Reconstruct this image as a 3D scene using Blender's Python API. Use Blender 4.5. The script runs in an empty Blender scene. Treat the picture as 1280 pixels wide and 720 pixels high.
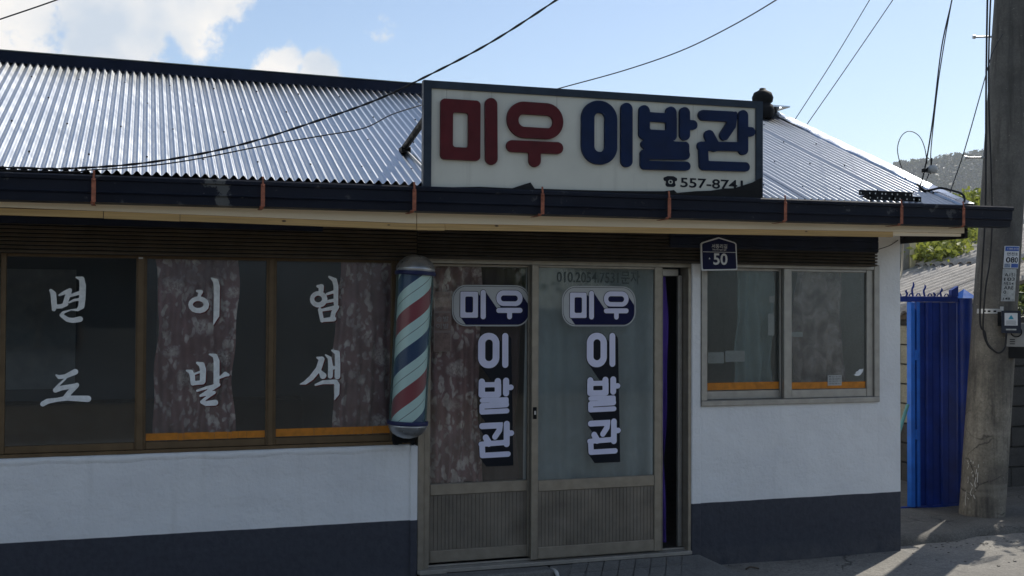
import bpy, bmesh, math, random
import numpy as np
from mathutils import Vector, Matrix

random.seed(7)
RNG = np.random.default_rng(11)
SC = bpy.context.scene
COL = SC.collection
rad = math.radians

# ------------------------------------------------------------------ camera
cam_d = bpy.data.cameras.new('camera')
cam_d.sensor_width = 36.0
cam_d.lens = 1373.24 / 1280.0 * 36.0
cam_d.clip_start = 0.05
cam_d.clip_end = 6000.0
cam = bpy.data.objects.new('camera', cam_d)
COL.objects.link(cam)
YAW, PITCH, ROLL = 0.322597, 0.0192466, 0.0044849
fw = Vector((math.sin(YAW) * math.cos(PITCH), math.cos(YAW) * math.cos(PITCH), math.sin(PITCH)))
r0 = Vector((math.cos(YAW), -math.sin(YAW), 0))
u0 = r0.cross(fw)
rr = r0 * math.cos(ROLL) + u0 * math.sin(ROLL)
uu = -r0 * math.sin(ROLL) + u0 * math.cos(ROLL)
M = Matrix((rr, uu, -fw)).transposed().to_4x4()
M.translation = Vector((0, -6.977, 1.684))
cam.matrix_world = M
SC.camera = cam

# ------------------------------------------------------------------ light
SUN_DIR = Vector((0.82, 0.57, 0.0)).normalized() * math.cos(rad(47)) + Vector((0, 0, math.sin(rad(47))))
sun_d = bpy.data.lights.new('sun', 'SUN')
sun_d.energy = 4.6
sun_d.angle = rad(0.53)
sun_d.color = (1.0, 0.94, 0.84)
sun = bpy.data.objects.new('sun', sun_d)
COL.objects.link(sun)
sun.location = (30, 20, 40)
sun.rotation_euler = (-SUN_DIR).to_track_quat('-Z', 'Y').to_euler()

SC.view_settings.view_transform = 'Standard'
SC.view_settings.look = 'None'
SC.view_settings.exposure = 0.15
SC.view_settings.gamma = 1.0
SC.view_settings.use_curve_mapping = False
SC.render.engine = 'CYCLES'
SC.cycles.use_denoising = True
SC.cycles.max_bounces = 10
SC.cycles.transparent_max_bounces = 16
SC.cycles.volume_bounces = 1
SC.cycles.caustics_reflective = False
SC.cycles.caustics_refractive = False

world = bpy.data.worlds.new('World')
SC.world = world
world.use_nodes = True
wn, wl = world.node_tree.nodes, world.node_tree.links
wn.clear()
w_out = wn.new('ShaderNodeOutputWorld')
sky = wn.new('ShaderNodeTexSky')
sky.sky_type = 'NISHITA'
sky.sun_disc = False
sky.sun_elevation = rad(47)
sky.sun_rotation = math.atan2(0.82, 0.57)
sky.altitude = 50
sky.air_density = 1.0
sky.dust_density = 0.6
sky.ozone_density = 1.6
bg = wn.new('ShaderNodeBackground')
bg.inputs['Strength'].default_value = 0.12
wl.new(sky.outputs[0], bg.inputs['Color'])
# scattered cumulus: noise thresholded round a handful of cloud centres spread over the whole sky
tc = wn.new('ShaderNodeTexCoord')
nz = wn.new('ShaderNodeTexNoise')
nz.inputs['Scale'].default_value = 11.0
nz.inputs['Detail'].default_value = 9.0
nz.inputs['Roughness'].default_value = 0.62
wl.new(tc.outputs['Generated'], nz.inputs['Vector'])
def cdir(az, el):
    return (math.sin(rad(az)) * math.cos(rad(el)), math.cos(rad(az)) * math.cos(rad(el)), math.sin(rad(el)))
CLOUDS = [(-1.5, 14.2, 5.5), (2.2, 14.9, 4.6), (-8.0, 14.5, 8.0), (-16.0, 16.0, 9.0), (6.3, 12.0, 2.3), (8.4, 11.7, 2.0), (-40, 22, 13), (-75, 35, 14), (-110, 18, 12), (-150, 30, 15),
          (170, 16, 12), (130, 34, 13), (95, 58, 10), (-20, 55, 12), (-60, 12, 9), (150, 60, 12)]
prev = None
for az, el, rdeg in CLOUDS:
    dp = wn.new('ShaderNodeVectorMath'); dp.operation = 'DISTANCE'
    dp.inputs[1].default_value = cdir(az, el)
    wl.new(tc.outputs['Generated'], dp.inputs[0])
    mr = wn.new('ShaderNodeMapRange'); mr.interpolation_type = 'SMOOTHSTEP'
    mr.inputs['From Min'].default_value = 2 * math.sin(rad(rdeg) / 2) * 1.35
    mr.inputs['From Max'].default_value = 0.0
    wl.new(dp.outputs['Value'], mr.inputs['Value'])
    if prev is None:
        prev = mr.outputs[0]
    else:
        mx = wn.new('ShaderNodeMath'); mx.operation = 'MAXIMUM'
        wl.new(prev, mx.inputs[0]); wl.new(mr.outputs[0], mx.inputs[1])
        prev = mx.outputs[0]
ad = wn.new('ShaderNodeMath'); ad.operation = 'MULTIPLY_ADD'
ad.inputs[1].default_value = 0.45
wl.new(prev, ad.inputs[0]); wl.new(nz.outputs['Fac'], ad.inputs[2])
cm = wn.new('ShaderNodeMapRange'); cm.interpolation_type = 'SMOOTHSTEP'
cm.inputs['From Min'].default_value = 0.68
cm.inputs['From Max'].default_value = 0.80
wl.new(ad.outputs[0], cm.inputs['Value'])
cr = wn.new('ShaderNodeValToRGB')
cr.color_ramp.elements[0].position = 0.40
cr.color_ramp.elements[0].color = (0.62, 0.70, 0.80, 1)
cr.color_ramp.elements[1].position = 0.60
cr.color_ramp.elements[1].color = (1.0, 0.97, 0.93, 1)
nz2 = wn.new('ShaderNodeTexNoise')
nz2.inputs['Scale'].default_value = 9.0
nz2.inputs['Detail'].default_value = 6.0
wl.new(tc.outputs['Generated'], nz2.inputs['Vector'])
wl.new(nz2.outputs['Fac'], cr.inputs['Fac'])
bgc = wn.new('ShaderNodeBackground')
bgc.inputs['Strength'].default_value = 0.90
wl.new(cr.outputs['Color'], bgc.inputs['Color'])
mxs = wn.new('ShaderNodeMixShader')
wl.new(cm.outputs[0], mxs.inputs['Fac'])
wl.new(bg.outputs[0], mxs.inputs[1])
wl.new(bgc.outputs[0], mxs.inputs[2])
wl.new(mxs.outputs[0], w_out.inputs['Surface'])

# ------------------------------------------------------------------ helpers
class Mat:
    """small node builder: every texture is in world metres (Geometry > Position)"""
    def __init__(s, name):
        s.m = bpy.data.materials.new(name); s.m.use_nodes = True
        s.n = s.m.node_tree.nodes; s.l = s.m.node_tree.links
        s.b = s.n['Principled BSDF']; s.out = s.n['Material Output']
        s.pos = s.n.new('ShaderNodeNewGeometry').outputs['Position']
    def mapping(s, sc=(1, 1, 1), rot=(0, 0, 0), src=None):
        mp = s.n.new('ShaderNodeMapping')
        mp.inputs['Scale'].default_value = sc; mp.inputs['Rotation'].default_value = rot
        s.l.new(src or s.pos, mp.inputs['Vector']); return mp.outputs[0]
    def noise(s, scale, detail=4, rough=0.55, vec=None, dist=0.0):
        t = s.n.new('ShaderNodeTexNoise')
        t.inputs['Scale'].default_value = scale; t.inputs['Detail'].default_value = detail
        t.inputs['Roughness'].default_value = rough; t.inputs['Distortion'].default_value = dist
        s.l.new(vec or s.pos, t.inputs['Vector']); return t.outputs['Fac']
    def voronoi(s, scale, feature='F1', vec=None, out='Distance', rand=1.0):
        t = s.n.new('ShaderNodeTexVoronoi'); t.feature = feature
        t.inputs['Scale'].default_value = scale; t.inputs['Randomness'].default_value = rand
        s.l.new(vec or s.pos, t.inputs['Vector']); return t.outputs[out]
    def ramp(s, fac, stops):
        r = s.n.new('ShaderNodeValToRGB'); e = r.color_ramp.elements
        while len(e) < len(stops): e.new(0.5)
        for i, (p, c) in enumerate(stops):
            e[i].position = p; e[i].color = (*c, 1) if len(c) == 3 else c
        s.l.new(fac, r.inputs['Fac']); return r.outputs['Color']
    def rng(s, v, a, b, c=0.0, d=1.0, smooth=False):
        r = s.n.new('ShaderNodeMapRange')
        if smooth: r.interpolation_type = 'SMOOTHSTEP'
        for k, x in zip(('From Min', 'From Max', 'To Min', 'To Max'), (a, b, c, d)): r.inputs[k].default_value = x
        s.l.new(v, r.inputs['Value']); return r.outputs[0]
    def math(s, op, a, b=None):
        r = s.n.new('ShaderNodeMath'); r.operation = op
        for i, v in enumerate((a, b)):
            if v is None: continue
            if isinstance(v, (int, float)): r.inputs[i].default_value = v
            else: s.l.new(v, r.inputs[i])
        return r.outputs[0]
    def mix(s, f, a, b, mode='MIX'):
        r = s.n.new('ShaderNodeMixRGB'); r.blend_type = mode
        for i, v in enumerate((f, a, b)):
            if isinstance(v, (int, float)): r.inputs[i].default_value = v
            elif isinstance(v, tuple): r.inputs[i].default_value = (*v, 1)
            else: s.l.new(v, r.inputs[i])
        return r.outputs[0]
    def xyz(s):
        r = s.n.new('ShaderNodeSeparateXYZ'); s.l.new(s.pos, r.inputs[0]); return r.outputs
    def col(s, c):
        if isinstance(c, tuple): s.b.inputs['Base Color'].default_value = (*c, 1)
        else: s.l.new(c, s.b.inputs['Base Color'])
        return s
    def set(s, **k):
        for n, v in k.items():
            i = s.b.inputs[n.replace('_', ' ')]
            if isinstance(v, (int, float)): i.default_value = v
            else: s.l.new(v, i)
        return s
    def bump(s, h, strength=0.3, dist=0.01):
        b = s.n.new('ShaderNodeBump'); b.inputs['Strength'].default_value = strength; b.inputs['Distance'].default_value = dist
        s.l.new(h, b.inputs['Height']); s.l.new(b.outputs[0], s.b.inputs['Normal']); return s

def plain(name, c, rough=0.6, metal=0.0, var=0.18, sc=9.0, bump=0.0, bsc=60.0, spec=0.3):
    m = Mat(name)
    f = m.noise(sc, 6)
    lo = tuple(max(0, x * (1 - var)) for x in c); hi = tuple(min(1, x * (1 + var)) for x in c)
    m.col(m.ramp(f, [(0.3, lo), (0.7, hi)]))
    m.set(Roughness=m.rng(m.noise(sc * 2.3, 4), 0.3, 0.7, max(0.02, rough - 0.1), min(1, rough + 0.1)), Metallic=metal)
    m.b.inputs['Specular IOR Level'].default_value = spec
    if bump: m.bump(m.noise(bsc, 5), bump, 0.004)
    return m.m

WORLD = {}
def wloc(o):
    return WORLD.get(o.name, Vector((0, 0, 0)))
def tag(o, label=None, cat=None, group=None, kind=None):
    if label: o['label'] = label
    if cat: o['category'] = cat
    if group: o['group'] = group
    if kind: o['kind'] = kind
    return o
def place(o, center, parent):
    COL.objects.link(o)
    WORLD[o.name] = Vector(center)
    if parent is not None:
        o.parent = parent
        o.location = Vector(center) - wloc(parent)
    else:
        o.location = center
    return o
def thing(name, loc, label=None, cat=None, group=None, parent=None):
    o = bpy.data.objects.new(name, None)
    o.empty_display_size = 0.1
    place(o, loc, parent)
    return tag(o, label, cat, group)
def twin(o, parent, off, name=None):
    """a copy of a mesh object moved by off, sharing its mesh"""
    c = o.copy()
    if name: c.name = name
    COL.objects.link(c)
    w = wloc(o) + Vector(off)
    WORLD[c.name] = w
    c.parent = parent
    c.location = w - (wloc(parent) if parent is not None else Vector((0, 0, 0)))
    return c

class MB:
    def __init__(s): s.v = []; s.f = []; s.sm = []
    def add(s, v, f, smooth=False):
        o = len(s.v); s.v += [tuple(p) for p in v]; s.f += [tuple(i + o for i in q) for q in f]; s.sm += [smooth] * len(f); return s
    def box(s, x0, x1, y0, y1, z0, z1, mtx=None):
        v = [Vector((x, y, z)) for z in (z0, z1) for y in (y0, y1) for x in (x0, x1)]
        if mtx is not None: v = [mtx @ p for p in v]
        return s.add(v, [(0, 2, 3, 1), (4, 5, 7, 6), (0, 1, 5, 4), (2, 6, 7, 3), (0, 4, 6, 2), (1, 3, 7, 5)])
    def bev(s, x0, x1, y0, y1, z0, z1, b=0.004):
        """box with chamfered edges"""
        bm = bmesh.new(); bmesh.ops.create_cube(bm, size=1)
        bmesh.ops.scale(bm, vec=(x1 - x0, y1 - y0, z1 - z0), verts=bm.verts)
        bmesh.ops.translate(bm, vec=((x0 + x1) / 2, (y0 + y1) / 2, (z0 + z1) / 2), verts=bm.verts)
        bmesh.ops.bevel(bm, geom=list(bm.edges), offset=b, segments=1, affect='EDGES')
        return s.bm(bm)
    def bm(s, bm, smooth=False):
        bm.verts.index_update()
        s.add([v.co.copy() for v in bm.verts], [[v.index for v in f.verts] for f in bm.faces], smooth); bm.free(); return s
    def prismx(s, prof, x0, x1, shear=0.0, xr=0.0):
        """closed (y, z) profile swept along x"""
        n = len(prof)
        v = [(x0, y, z + shear * (x0 - xr)) for y, z in prof] + [(x1, y, z + shear * (x1 - xr)) for y, z in prof]
        f = [(i, (i + 1) % n, n + (i + 1) % n, n + i) for i in range(n)]
        f += [tuple(range(n))[::-1], tuple(range(n, 2 * n))]
        return s.add(v, f)
    def extz(s, pts, y0, y1):
        """closed (x, z) outline given depth from y0 (front) to y1 (back)"""
        n = len(pts)
        v = [(x, y0, z) for x, z in pts] + [(x, y1, z) for x, z in pts]
        f = [(i, n + i, n + (i + 1) % n, (i + 1) % n) for i in range(n)] + [tuple(range(n)), tuple(range(n, 2 * n))[::-1]]
        return s.add(v, f)
    def tube(s, pts, r, n=8, closed_ends=True):
        pts = [Vector(p) for p in pts]; k = len(pts)
        rs = r if isinstance(r, (list, tuple)) else [r] * k
        up = Vector((0.13, 0.31, 0.94)); v = []
        for i, p in enumerate(pts):
            t = (pts[min(i + 1, k - 1)] - pts[max(i - 1, 0)]).normalized()
            a = t.cross(up)
            if a.length < 0.05: a = t.cross(Vector((1, 0, 0)))
            a.normalize(); b = t.cross(a)
            for j in range(n):
                w = 2 * math.pi * j / n
                v.append(p + (a * math.cos(w) + b * math.sin(w)) * rs[i])
        f = [(i * n + j, i * n + (j + 1) % n, (i + 1) * n + (j + 1) % n, (i + 1) * n + j) for i in range(k - 1) for j in range(n)]
        s.add(v, f, True)
        if closed_ends: s.add(v[:n], [tuple(range(n))]); s.add(v[-n:], [tuple(range(n))[::-1]])
        return s
    def lathe(s, prof, n=32, mtx=None):
        """(r, z) profile turned about z"""
        v = []
        for r, z in prof:
            for j in range(n):
                w = 2 * math.pi * j / n; p = Vector((r * math.cos(w), r * math.sin(w), z))
                v.append(mtx @ p if mtx is not None else p)
        f = [(i * n + j, i * n + (j + 1) % n, (i + 1) * n + (j + 1) % n, (i + 1) * n + j) for i in range(len(prof) - 1) for j in range(n)]
        return s.add(v, f, True)
    def build(s, name, mat, parent=None, origin=None):
        me = bpy.data.meshes.new(name)
        a = np.array([tuple(p) for p in s.v], float)
        if origin is None:
            lo, hi = a.min(0), a.max(0); origin = ((lo[0] + hi[0]) / 2, (lo[1] + hi[1]) / 2, lo[2])
        a = a - np.array(origin)
        me.from_pydata(a.tolist(), [], s.f)
        me.polygons.foreach_set('use_smooth', s.sm)
        me.materials.append(mat)
        me.update()
        o = bpy.data.objects.new(name, me)
        return place(o, origin, parent)

def smooth_path(pts, k=6):
    """Catmull-Rom through pts"""
    P = [Vector(p) for p in pts]; out = []
    for i in range(len(P) - 1):
        a, b, c, d = P[max(i - 1, 0)], P[i], P[i + 1], P[min(i + 2, len(P) - 1)]
        for j in range(k):
            t = j / k
            out.append(0.5 * ((2 * b) + (c - a) * t + (2 * a - 5 * b + 4 * c - d) * t * t + (3 * b - a - 3 * c + d) * t ** 3))
    out.append(P[-1]); return out

# ---- lettering: each character is a distance field of brush strokes, contoured and given thickness
def sdf(prims, X, Z):
    d = np.full(X.shape, 9.0)
    for p in prims:
        if p[0] == 's':
            q = p[1]; pts = [q[i:i + 3] for i in range(0, len(q), 3)]
            for (x0, z0, ra), (x1, z1, rb) in zip(pts[:-1], pts[1:]):
                dx, dz = x1 - x0, z1 - z0; L = max(dx * dx + dz * dz, 1e-12)
                t = np.clip(((X - x0) * dx + (Z - z0) * dz) / L, 0, 1)
                d = np.minimum(d, np.hypot(X - x0 - t * dx, Z - z0 - t * dz) - (ra + t * (rb - ra)))
        else:
            _, x0, z0, x1, z1, r = p
            r = min(r, (x1 - x0) / 2 - 1e-4, (z1 - z0) / 2 - 1e-4)
            qx = np.abs(X - (x0 + x1) / 2) - ((x1 - x0) / 2 - r); qz = np.abs(Z - (z0 + z1) / 2) - ((z1 - z0) / 2 - r)
            e = np.hypot(np.maximum(qx, 0), np.maximum(qz, 0)) + np.minimum(np.maximum(qx, qz), 0) - r
            d = np.minimum(d, e) if p[0] == 'r' else np.maximum(d, -e)
    return d
def bounds(prims, pad):
    xs, zs = [], []
    for p in prims:
        if p[0] == 's':
            q = p[1]
            for i in range(0, len(q), 3): xs += [q[i] - q[i + 2], q[i] + q[i + 2]]; zs += [q[i + 1] - q[i + 2], q[i + 1] + q[i + 2]]
        elif p[0] == 'r': xs += [p[1], p[3]]; zs += [p[2], p[4]]
    return min(xs) - pad, max(xs) + pad, min(zs) - pad, max(zs) + pad
def contour(mb, fn, bnd, step, yf, yb):
    """front face at yf and side walls back to yb of the region fn < 0"""
    x0, x1, z0, z1 = bnd
    nx, nz = int((x1 - x0) / step) + 2, int((z1 - z0) / step) + 2
    gx = x0 + step * np.arange(nx); gz = z0 + step * np.arange(nz)
    X, Z = np.meshgrid(gx, gz, indexing='ij'); D = fn(X, Z)
    D = np.where(np.abs(D) < 1e-6, 1e-6, D)
    V = []; key = {}; F = []; edges = []
    def vert(k, x, z):
        if k not in key: key[k] = len(V); V.append((x, z))
        return key[k]
    ins = D < 0
    for i in range(nx - 1):
        j = 0
        while j < nz - 1:
            c = (ins[i, j], ins[i + 1, j], ins[i + 1, j + 1], ins[i, j + 1])
            if not any(c): j += 1; continue
            if all(c):
                k = j
                F.append((vert((i, j), gx[i], gz[j]), vert((i + 1, j), gx[i + 1], gz[j]), vert((i + 1, k + 1), gx[i + 1], gz[k + 1]), vert((i, k + 1), gx[i], gz[k + 1])))
                j = k + 1; continue
            cs = [(i, j), (i + 1, j), (i + 1, j + 1), (i, j + 1)]; poly = []; cross = []
            for a in range(4):
                p, q = cs[a], cs[(a + 1) % 4]
                if c[a]: poly.append(vert(p, gx[p[0]], gz[p[1]]))
                if c[a] != c[(a + 1) % 4]:
                    dp, dq = D[p], D[q]; t = dp / (dp - dq)
                    w = vert((min(p, q), max(p, q), 'e'), gx[p[0]] + t * (gx[q[0]] - gx[p[0]]), gz[p[1]] + t * (gz[q[1]] - gz[p[1]]))
                    poly.append(w); cross.append((w, c[a]))
            if len(poly) >= 3: F.append(tuple(poly))
            for a in range(len(cross)):
                if cross[a][1]: edges.append((cross[a][0], cross[(a + 1) % len(cross)][0]))
            j += 1
    n = len(V)
    mb.add([(x, yf, z) for x, z in V], F)
    if abs(yb - yf) > 1e-6:
        o = len(mb.v) - n
        mb.v += [(x, yb, z) for x, z in V]
        for a, b in edges:
            mb.f.append((o + b, o + a, o + n + a, o + n + b)); mb.sm.append(False)
    return mb
def moved(prims, sx, sz, ox, oz):
    out = []
    for p in prims:
        if p[0] == 's':
            q = list(p[1])
            for i in range(0, len(q), 3): q[i] = q[i] * sx + ox; q[i + 1] = q[i + 1] * sz + oz; q[i + 2] *= (abs(sx) + abs(sz)) / 2
            out.append(('s', q))
        else: out.append((p[0], p[1] * sx + ox, p[2] * sz + oz, p[3] * sx + ox, p[4] * sz + oz, p[5] * (sx + sz) / 2))
    return out
def fit_box(prims, box):
    a = bounds(prims, 0); sx = (box[2] - box[0]) / (a[1] - a[0]); sz = (box[3] - box[1]) / (a[3] - a[2])
    return moved(prims, sx, sz, box[0] - a[0] * sx, box[1] - a[2] * sz)
def glyph(name, prims, yf, yb, mat, parent, step=0.006, grow=0.0):
    mb = MB(); contour(mb, lambda X, Z: sdf(prims, X, Z) - grow, bounds(prims, 0.02 + grow), step, yf, yb)
    return mb.build(name, mat, parent)
def text(name, body, x, z, height, y, mat, parent, width=None, bold=0.0, depth=0.0):
    """flat lettering facing -y, lower left corner at (x, z)"""
    cu = bpy.data.curves.new(name, 'FONT'); cu.body = body; cu.size = 1.0; cu.offset = bold
    cu.resolution_u = 3
    t = bpy.data.objects.new(name, cu); COL.objects.link(t)
    dg = bpy.context.evaluated_depsgraph_get(); me = bpy.data.meshes.new_from_object(t.evaluated_get(dg))
    bpy.data.objects.remove(t); bpy.data.curves.remove(cu)
    co = np.array([v.co[:] for v in me.vertices]); lo, hi = co.min(0), co.max(0)
    s = height / (hi[1] - lo[1]); sx = s if width is None else width / (hi[0] - lo[0])
    mb = MB(); mb.add([(x + (c[0] - lo[0]) * sx, y, z + (c[1] - lo[1]) * s) for c in co], [tuple(p.vertices) for p in me.polygons])
    bpy.data.meshes.remove(me)
    return mb.build(name, mat, parent)

GL = {
 'sign_mi': [('r',1.6338,2.5612,1.8771,2.9182,0.0258),('c',1.7083,2.6358,1.8034,2.8416,0.0163),('s',[1.9435,2.9023,0.0378,1.9473,2.5797,0.0378])],
 'sign_u': [('r',2.0435,2.7134,2.4027,2.9315,0.1087),('c',2.1154,2.7797,2.3369,2.8567,0.0365),('s',[2.0762,2.6603,0.0354,2.3668,2.6629,0.0361]),('s',[2.2201,2.6554,0.0378,2.2205,2.5792,0.0378])],
 'sign_i': [('r',2.5235,2.5758,2.7606,2.9684,0.1128),('c',2.6074,2.6527,2.6785,2.8943,0.0335),('s',[2.8249,2.9283,0.0391,2.8258,2.6064,0.039])],
 'sign_bal': [('s',[2.9455,2.9239,0.0365,2.9458,2.7861,0.0365]),('s',[3.1302,2.9262,0.037,3.1304,2.7892,0.0369]),('r',2.9084,2.7471,3.1692,2.9191,0.033),('c',2.9816,2.8107,3.0955,2.8611,0.0088),('s',[3.226,2.9306,0.0357,3.2262,2.7909,0.0357]),('s',[3.2261,2.8537,0.0305,3.2842,2.8563,0.0306]),('s',[2.9483,2.7159,0.0255,3.2295,2.7199,0.026]),('s',[3.2303,2.7199,0.0268,3.2304,2.66,0.0268]),('s',[2.95,2.654,0.0314,3.2296,2.6642,0.032]),('s',[2.9485,2.6505,0.0292,2.9486,2.59,0.0292]),('s',[2.9486,2.5858,0.0277,3.2375,2.5927,0.0283])],
 'sign_gwan': [('s',[3.3564,2.9225,0.0333,3.5656,2.9257,0.0338]),('s',[3.5656,2.9248,0.0338,3.5579,2.8711,0.0329,3.5077,2.8013,0.0319]),('s',[3.5888,2.9503,0.011,3.584,2.907,0.011]),('s',[3.4004,2.7955,0.0352,3.4367,2.7317,0.038]),('s',[3.3443,2.7252,0.0288,3.6454,2.7364,0.0294]),('s',[3.6453,2.9382,0.0349,3.6454,2.7183,0.0349]),('s',[3.6453,2.8347,0.0303,3.702,2.8361,0.0304]),('s',[3.3586,2.6936,0.0324,3.3635,2.6045,0.0324]),('s',[3.3606,2.6018,0.0297,3.662,2.607,0.0303])],
 'door_mi': [('r',1.9807,1.6256,2.1039,1.7999,0.0094),('c',2.0153,1.66,2.0694,1.767,0.0105),('s',[2.1401,1.7946,0.018,2.1409,1.6335,0.018])],
 'door_u': [('r',2.2325,1.7052,2.4191,1.8109,0.0513),('c',2.2652,1.7364,2.3849,1.7765,0.0193),('s',[2.2503,1.6752,0.017,2.4018,1.6758,0.0172]),('s',[2.327,1.6713,0.0171,2.3271,1.6323,0.0171])],
 'plaque': [('r',1.9244,1.5684,2.4737,1.8454,0.1007)],
 'door_i': [('r',2.1064,1.2872,2.2563,1.5241,0.0718),('c',2.1561,1.3349,2.2091,1.4792,0.0258),('s',[2.2973,1.5013,0.0217,2.2982,1.3097,0.0217])],
 'box_bal': [('r',2.1109,0.9779,2.3587,1.222,0.0014)],
 'box_gwan': [('r',2.1124,0.6865,2.3631,0.9316,0.0014)],
 'myeon': [('s',[-0.5255,1.7822,0.0091,-0.5117,1.7624,0.0157,-0.5071,1.7047,0.0151,-0.5082,1.6706,0.0111]),('s',[-0.4785,1.7548,0.0061,-0.4485,1.7708,0.0112,-0.4217,1.7842,0.0122,-0.4359,1.742,0.0142,-0.4468,1.7051,0.0132]),('s',[-0.506,1.6864,0.0121,-0.4671,1.6892,0.0127,-0.4404,1.7009,0.0112]),('s',[-0.4189,1.7516,0.0081,-0.37,1.7689,0.0112]),('s',[-0.4243,1.7115,0.0046,-0.399,1.7254,0.0071,-0.3696,1.7309,0.0082]),('s',[-0.3868,1.8611,0.0051,-0.3562,1.8526,0.0143,-0.3508,1.8114,0.0179,-0.3524,1.732,0.0179,-0.3568,1.6897,0.0174,-0.3763,1.6685,0.0087,-0.4131,1.6684,0.0031,-0.4559,1.6524,0.0076,-0.4665,1.6366,0.0101,-0.432,1.6104,0.0137,-0.4026,1.6052,0.0147,-0.3643,1.6131,0.0168])],
 'do': [('s',[-0.4919,1.2838,0.004,-0.4739,1.2707,0.0115,-0.4398,1.2748,0.0124,-0.3867,1.3007,0.0169]),('s',[-0.4397,1.261,0.0053,-0.4755,1.2249,0.0066,-0.4934,1.1941,0.0141,-0.4604,1.2063,0.0137,-0.3836,1.2187,0.0133,-0.3772,1.2223,0.0133]),('s',[-0.3784,1.2186,0.0133,-0.4174,1.178,0.0146,-0.4405,1.1463,0.0151]),('s',[-0.561,1.1147,0.0149,-0.5359,1.1301,0.0149,-0.4809,1.138,0.0115,-0.4298,1.1461,0.0146,-0.3655,1.1424,0.0169,-0.3147,1.139,0.0188])],
 'i': [('s',[0.3608,1.7032,0.0166,0.3563,1.6871,0.0168,0.3433,1.6741,0.0167,0.3243,1.6668,0.0163,0.3033,1.6668,0.0156,0.2843,1.6738,0.0148,0.2711,1.6867,0.014,0.2663,1.7027,0.0134,0.2708,1.7188,0.0132,0.2838,1.7318,0.0133,0.3026,1.7391,0.0137,0.3237,1.7392,0.0144,0.3427,1.7322,0.0152,0.356,1.7193,0.016,0.3608,1.7032,0.0166]),('s',[0.3048,1.7869,0.0075,0.3269,1.7817,0.0129,0.3192,1.7641,0.0107,0.3141,1.745,0.0075]),('s',[0.3884,1.8677,0.0043,0.415,1.8472,0.0173,0.4217,1.8144,0.0183,0.4216,1.7102,0.0178,0.4207,1.6361,0.0173,0.4114,1.6087,0.0097,0.4027,1.5786,0.0022])],
 'bal': [('s',[0.2467,1.3001,0.0053,0.2729,1.2905,0.0144,0.2837,1.2604,0.0149,0.2851,1.2213,0.0139]),('s',[0.309,1.346,0.0075,0.3365,1.3332,0.0177,0.3446,1.3031,0.0182,0.3427,1.2323,0.0171]),('s',[0.2898,1.2766,0.0064,0.3368,1.295,0.0064]),('s',[0.2841,1.2213,0.0128,0.3427,1.2268,0.0134]),('s',[0.3806,1.3982,0.0048,0.4151,1.387,0.0145,0.4244,1.3568,0.0178,0.4246,1.2255,0.0178]),('s',[0.4418,1.2514,0.0065,0.4772,1.2739,0.0151,0.4949,1.2693,0.0087]),('s',[0.3107,1.1752,0.0069,0.3694,1.1937,0.0091,0.438,1.2099,0.0108,0.3696,1.1664,0.0107,0.3304,1.1443,0.0075,0.4119,1.1628,0.0097,0.3595,1.1257,0.0091,0.3386,1.106,0.0107,0.365,1.0956,0.015,0.4178,1.0999,0.0183])],
 'yeom': [('s',[1.0415,1.8239,0.009,1.0641,1.8213,0.0169,1.0631,1.7958,0.0158]),('s',[1.0872,1.7423,0.0168,1.0833,1.7261,0.0171,1.0722,1.7131,0.017,1.056,1.7058,0.0165,1.038,1.7057,0.0158,1.0217,1.7128,0.015,1.0104,1.7256,0.0142,1.0063,1.7418,0.0136,1.0102,1.7579,0.0134,1.0213,1.771,0.0135,1.0374,1.7783,0.0139,1.0554,1.7784,0.0146,1.0717,1.7714,0.0154,1.0831,1.7585,0.0162,1.0872,1.7423,0.0168]),('s',[1.1133,1.8853,0.0068,1.1486,1.863,0.0159,1.1573,1.828,0.0159,1.1582,1.7145,0.0142]),('s',[1.1011,1.7753,0.0079,1.1548,1.7927,0.0102]),('s',[1.1015,1.7266,0.0096,1.1467,1.736,0.0102]),('s',[1.0568,1.6744,0.0124,1.0714,1.6066,0.0124]),('s',[1.0737,1.6733,0.009,1.164,1.6918,0.0148,1.1433,1.6577,0.0147,1.1346,1.6152,0.0147]),('s',[1.0714,1.6078,0.0113,1.1448,1.6169,0.0159])],
 'saek': [('s',[1.0406,1.3716,0.0056,1.0705,1.36,0.018,1.0513,1.2994,0.018,1.0069,1.2438,0.0163,0.9681,1.2135,0.0123,0.9359,1.2045,0.0033]),('s',[1.0627,1.2823,0.0101,1.0797,1.2567,0.0214]),('s',[1.0945,1.388,0.0045,1.1212,1.3663,0.0124,1.1272,1.3154,0.0158,1.126,1.2532,0.0158]),('s',[1.1361,1.4159,0.0062,1.1691,1.3998,0.0164,1.1724,1.3431,0.017,1.1714,1.2497,0.0181]),('s',[1.1302,1.3012,0.0113,1.1641,1.3093,0.0102]),('s',[1.0324,1.1984,0.0067,1.0801,1.2144,0.0124,1.1591,1.2159,0.0147,1.1695,1.196,0.017,1.1682,1.1394,0.0159,1.1543,1.1029,0.0034])],
}
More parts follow.
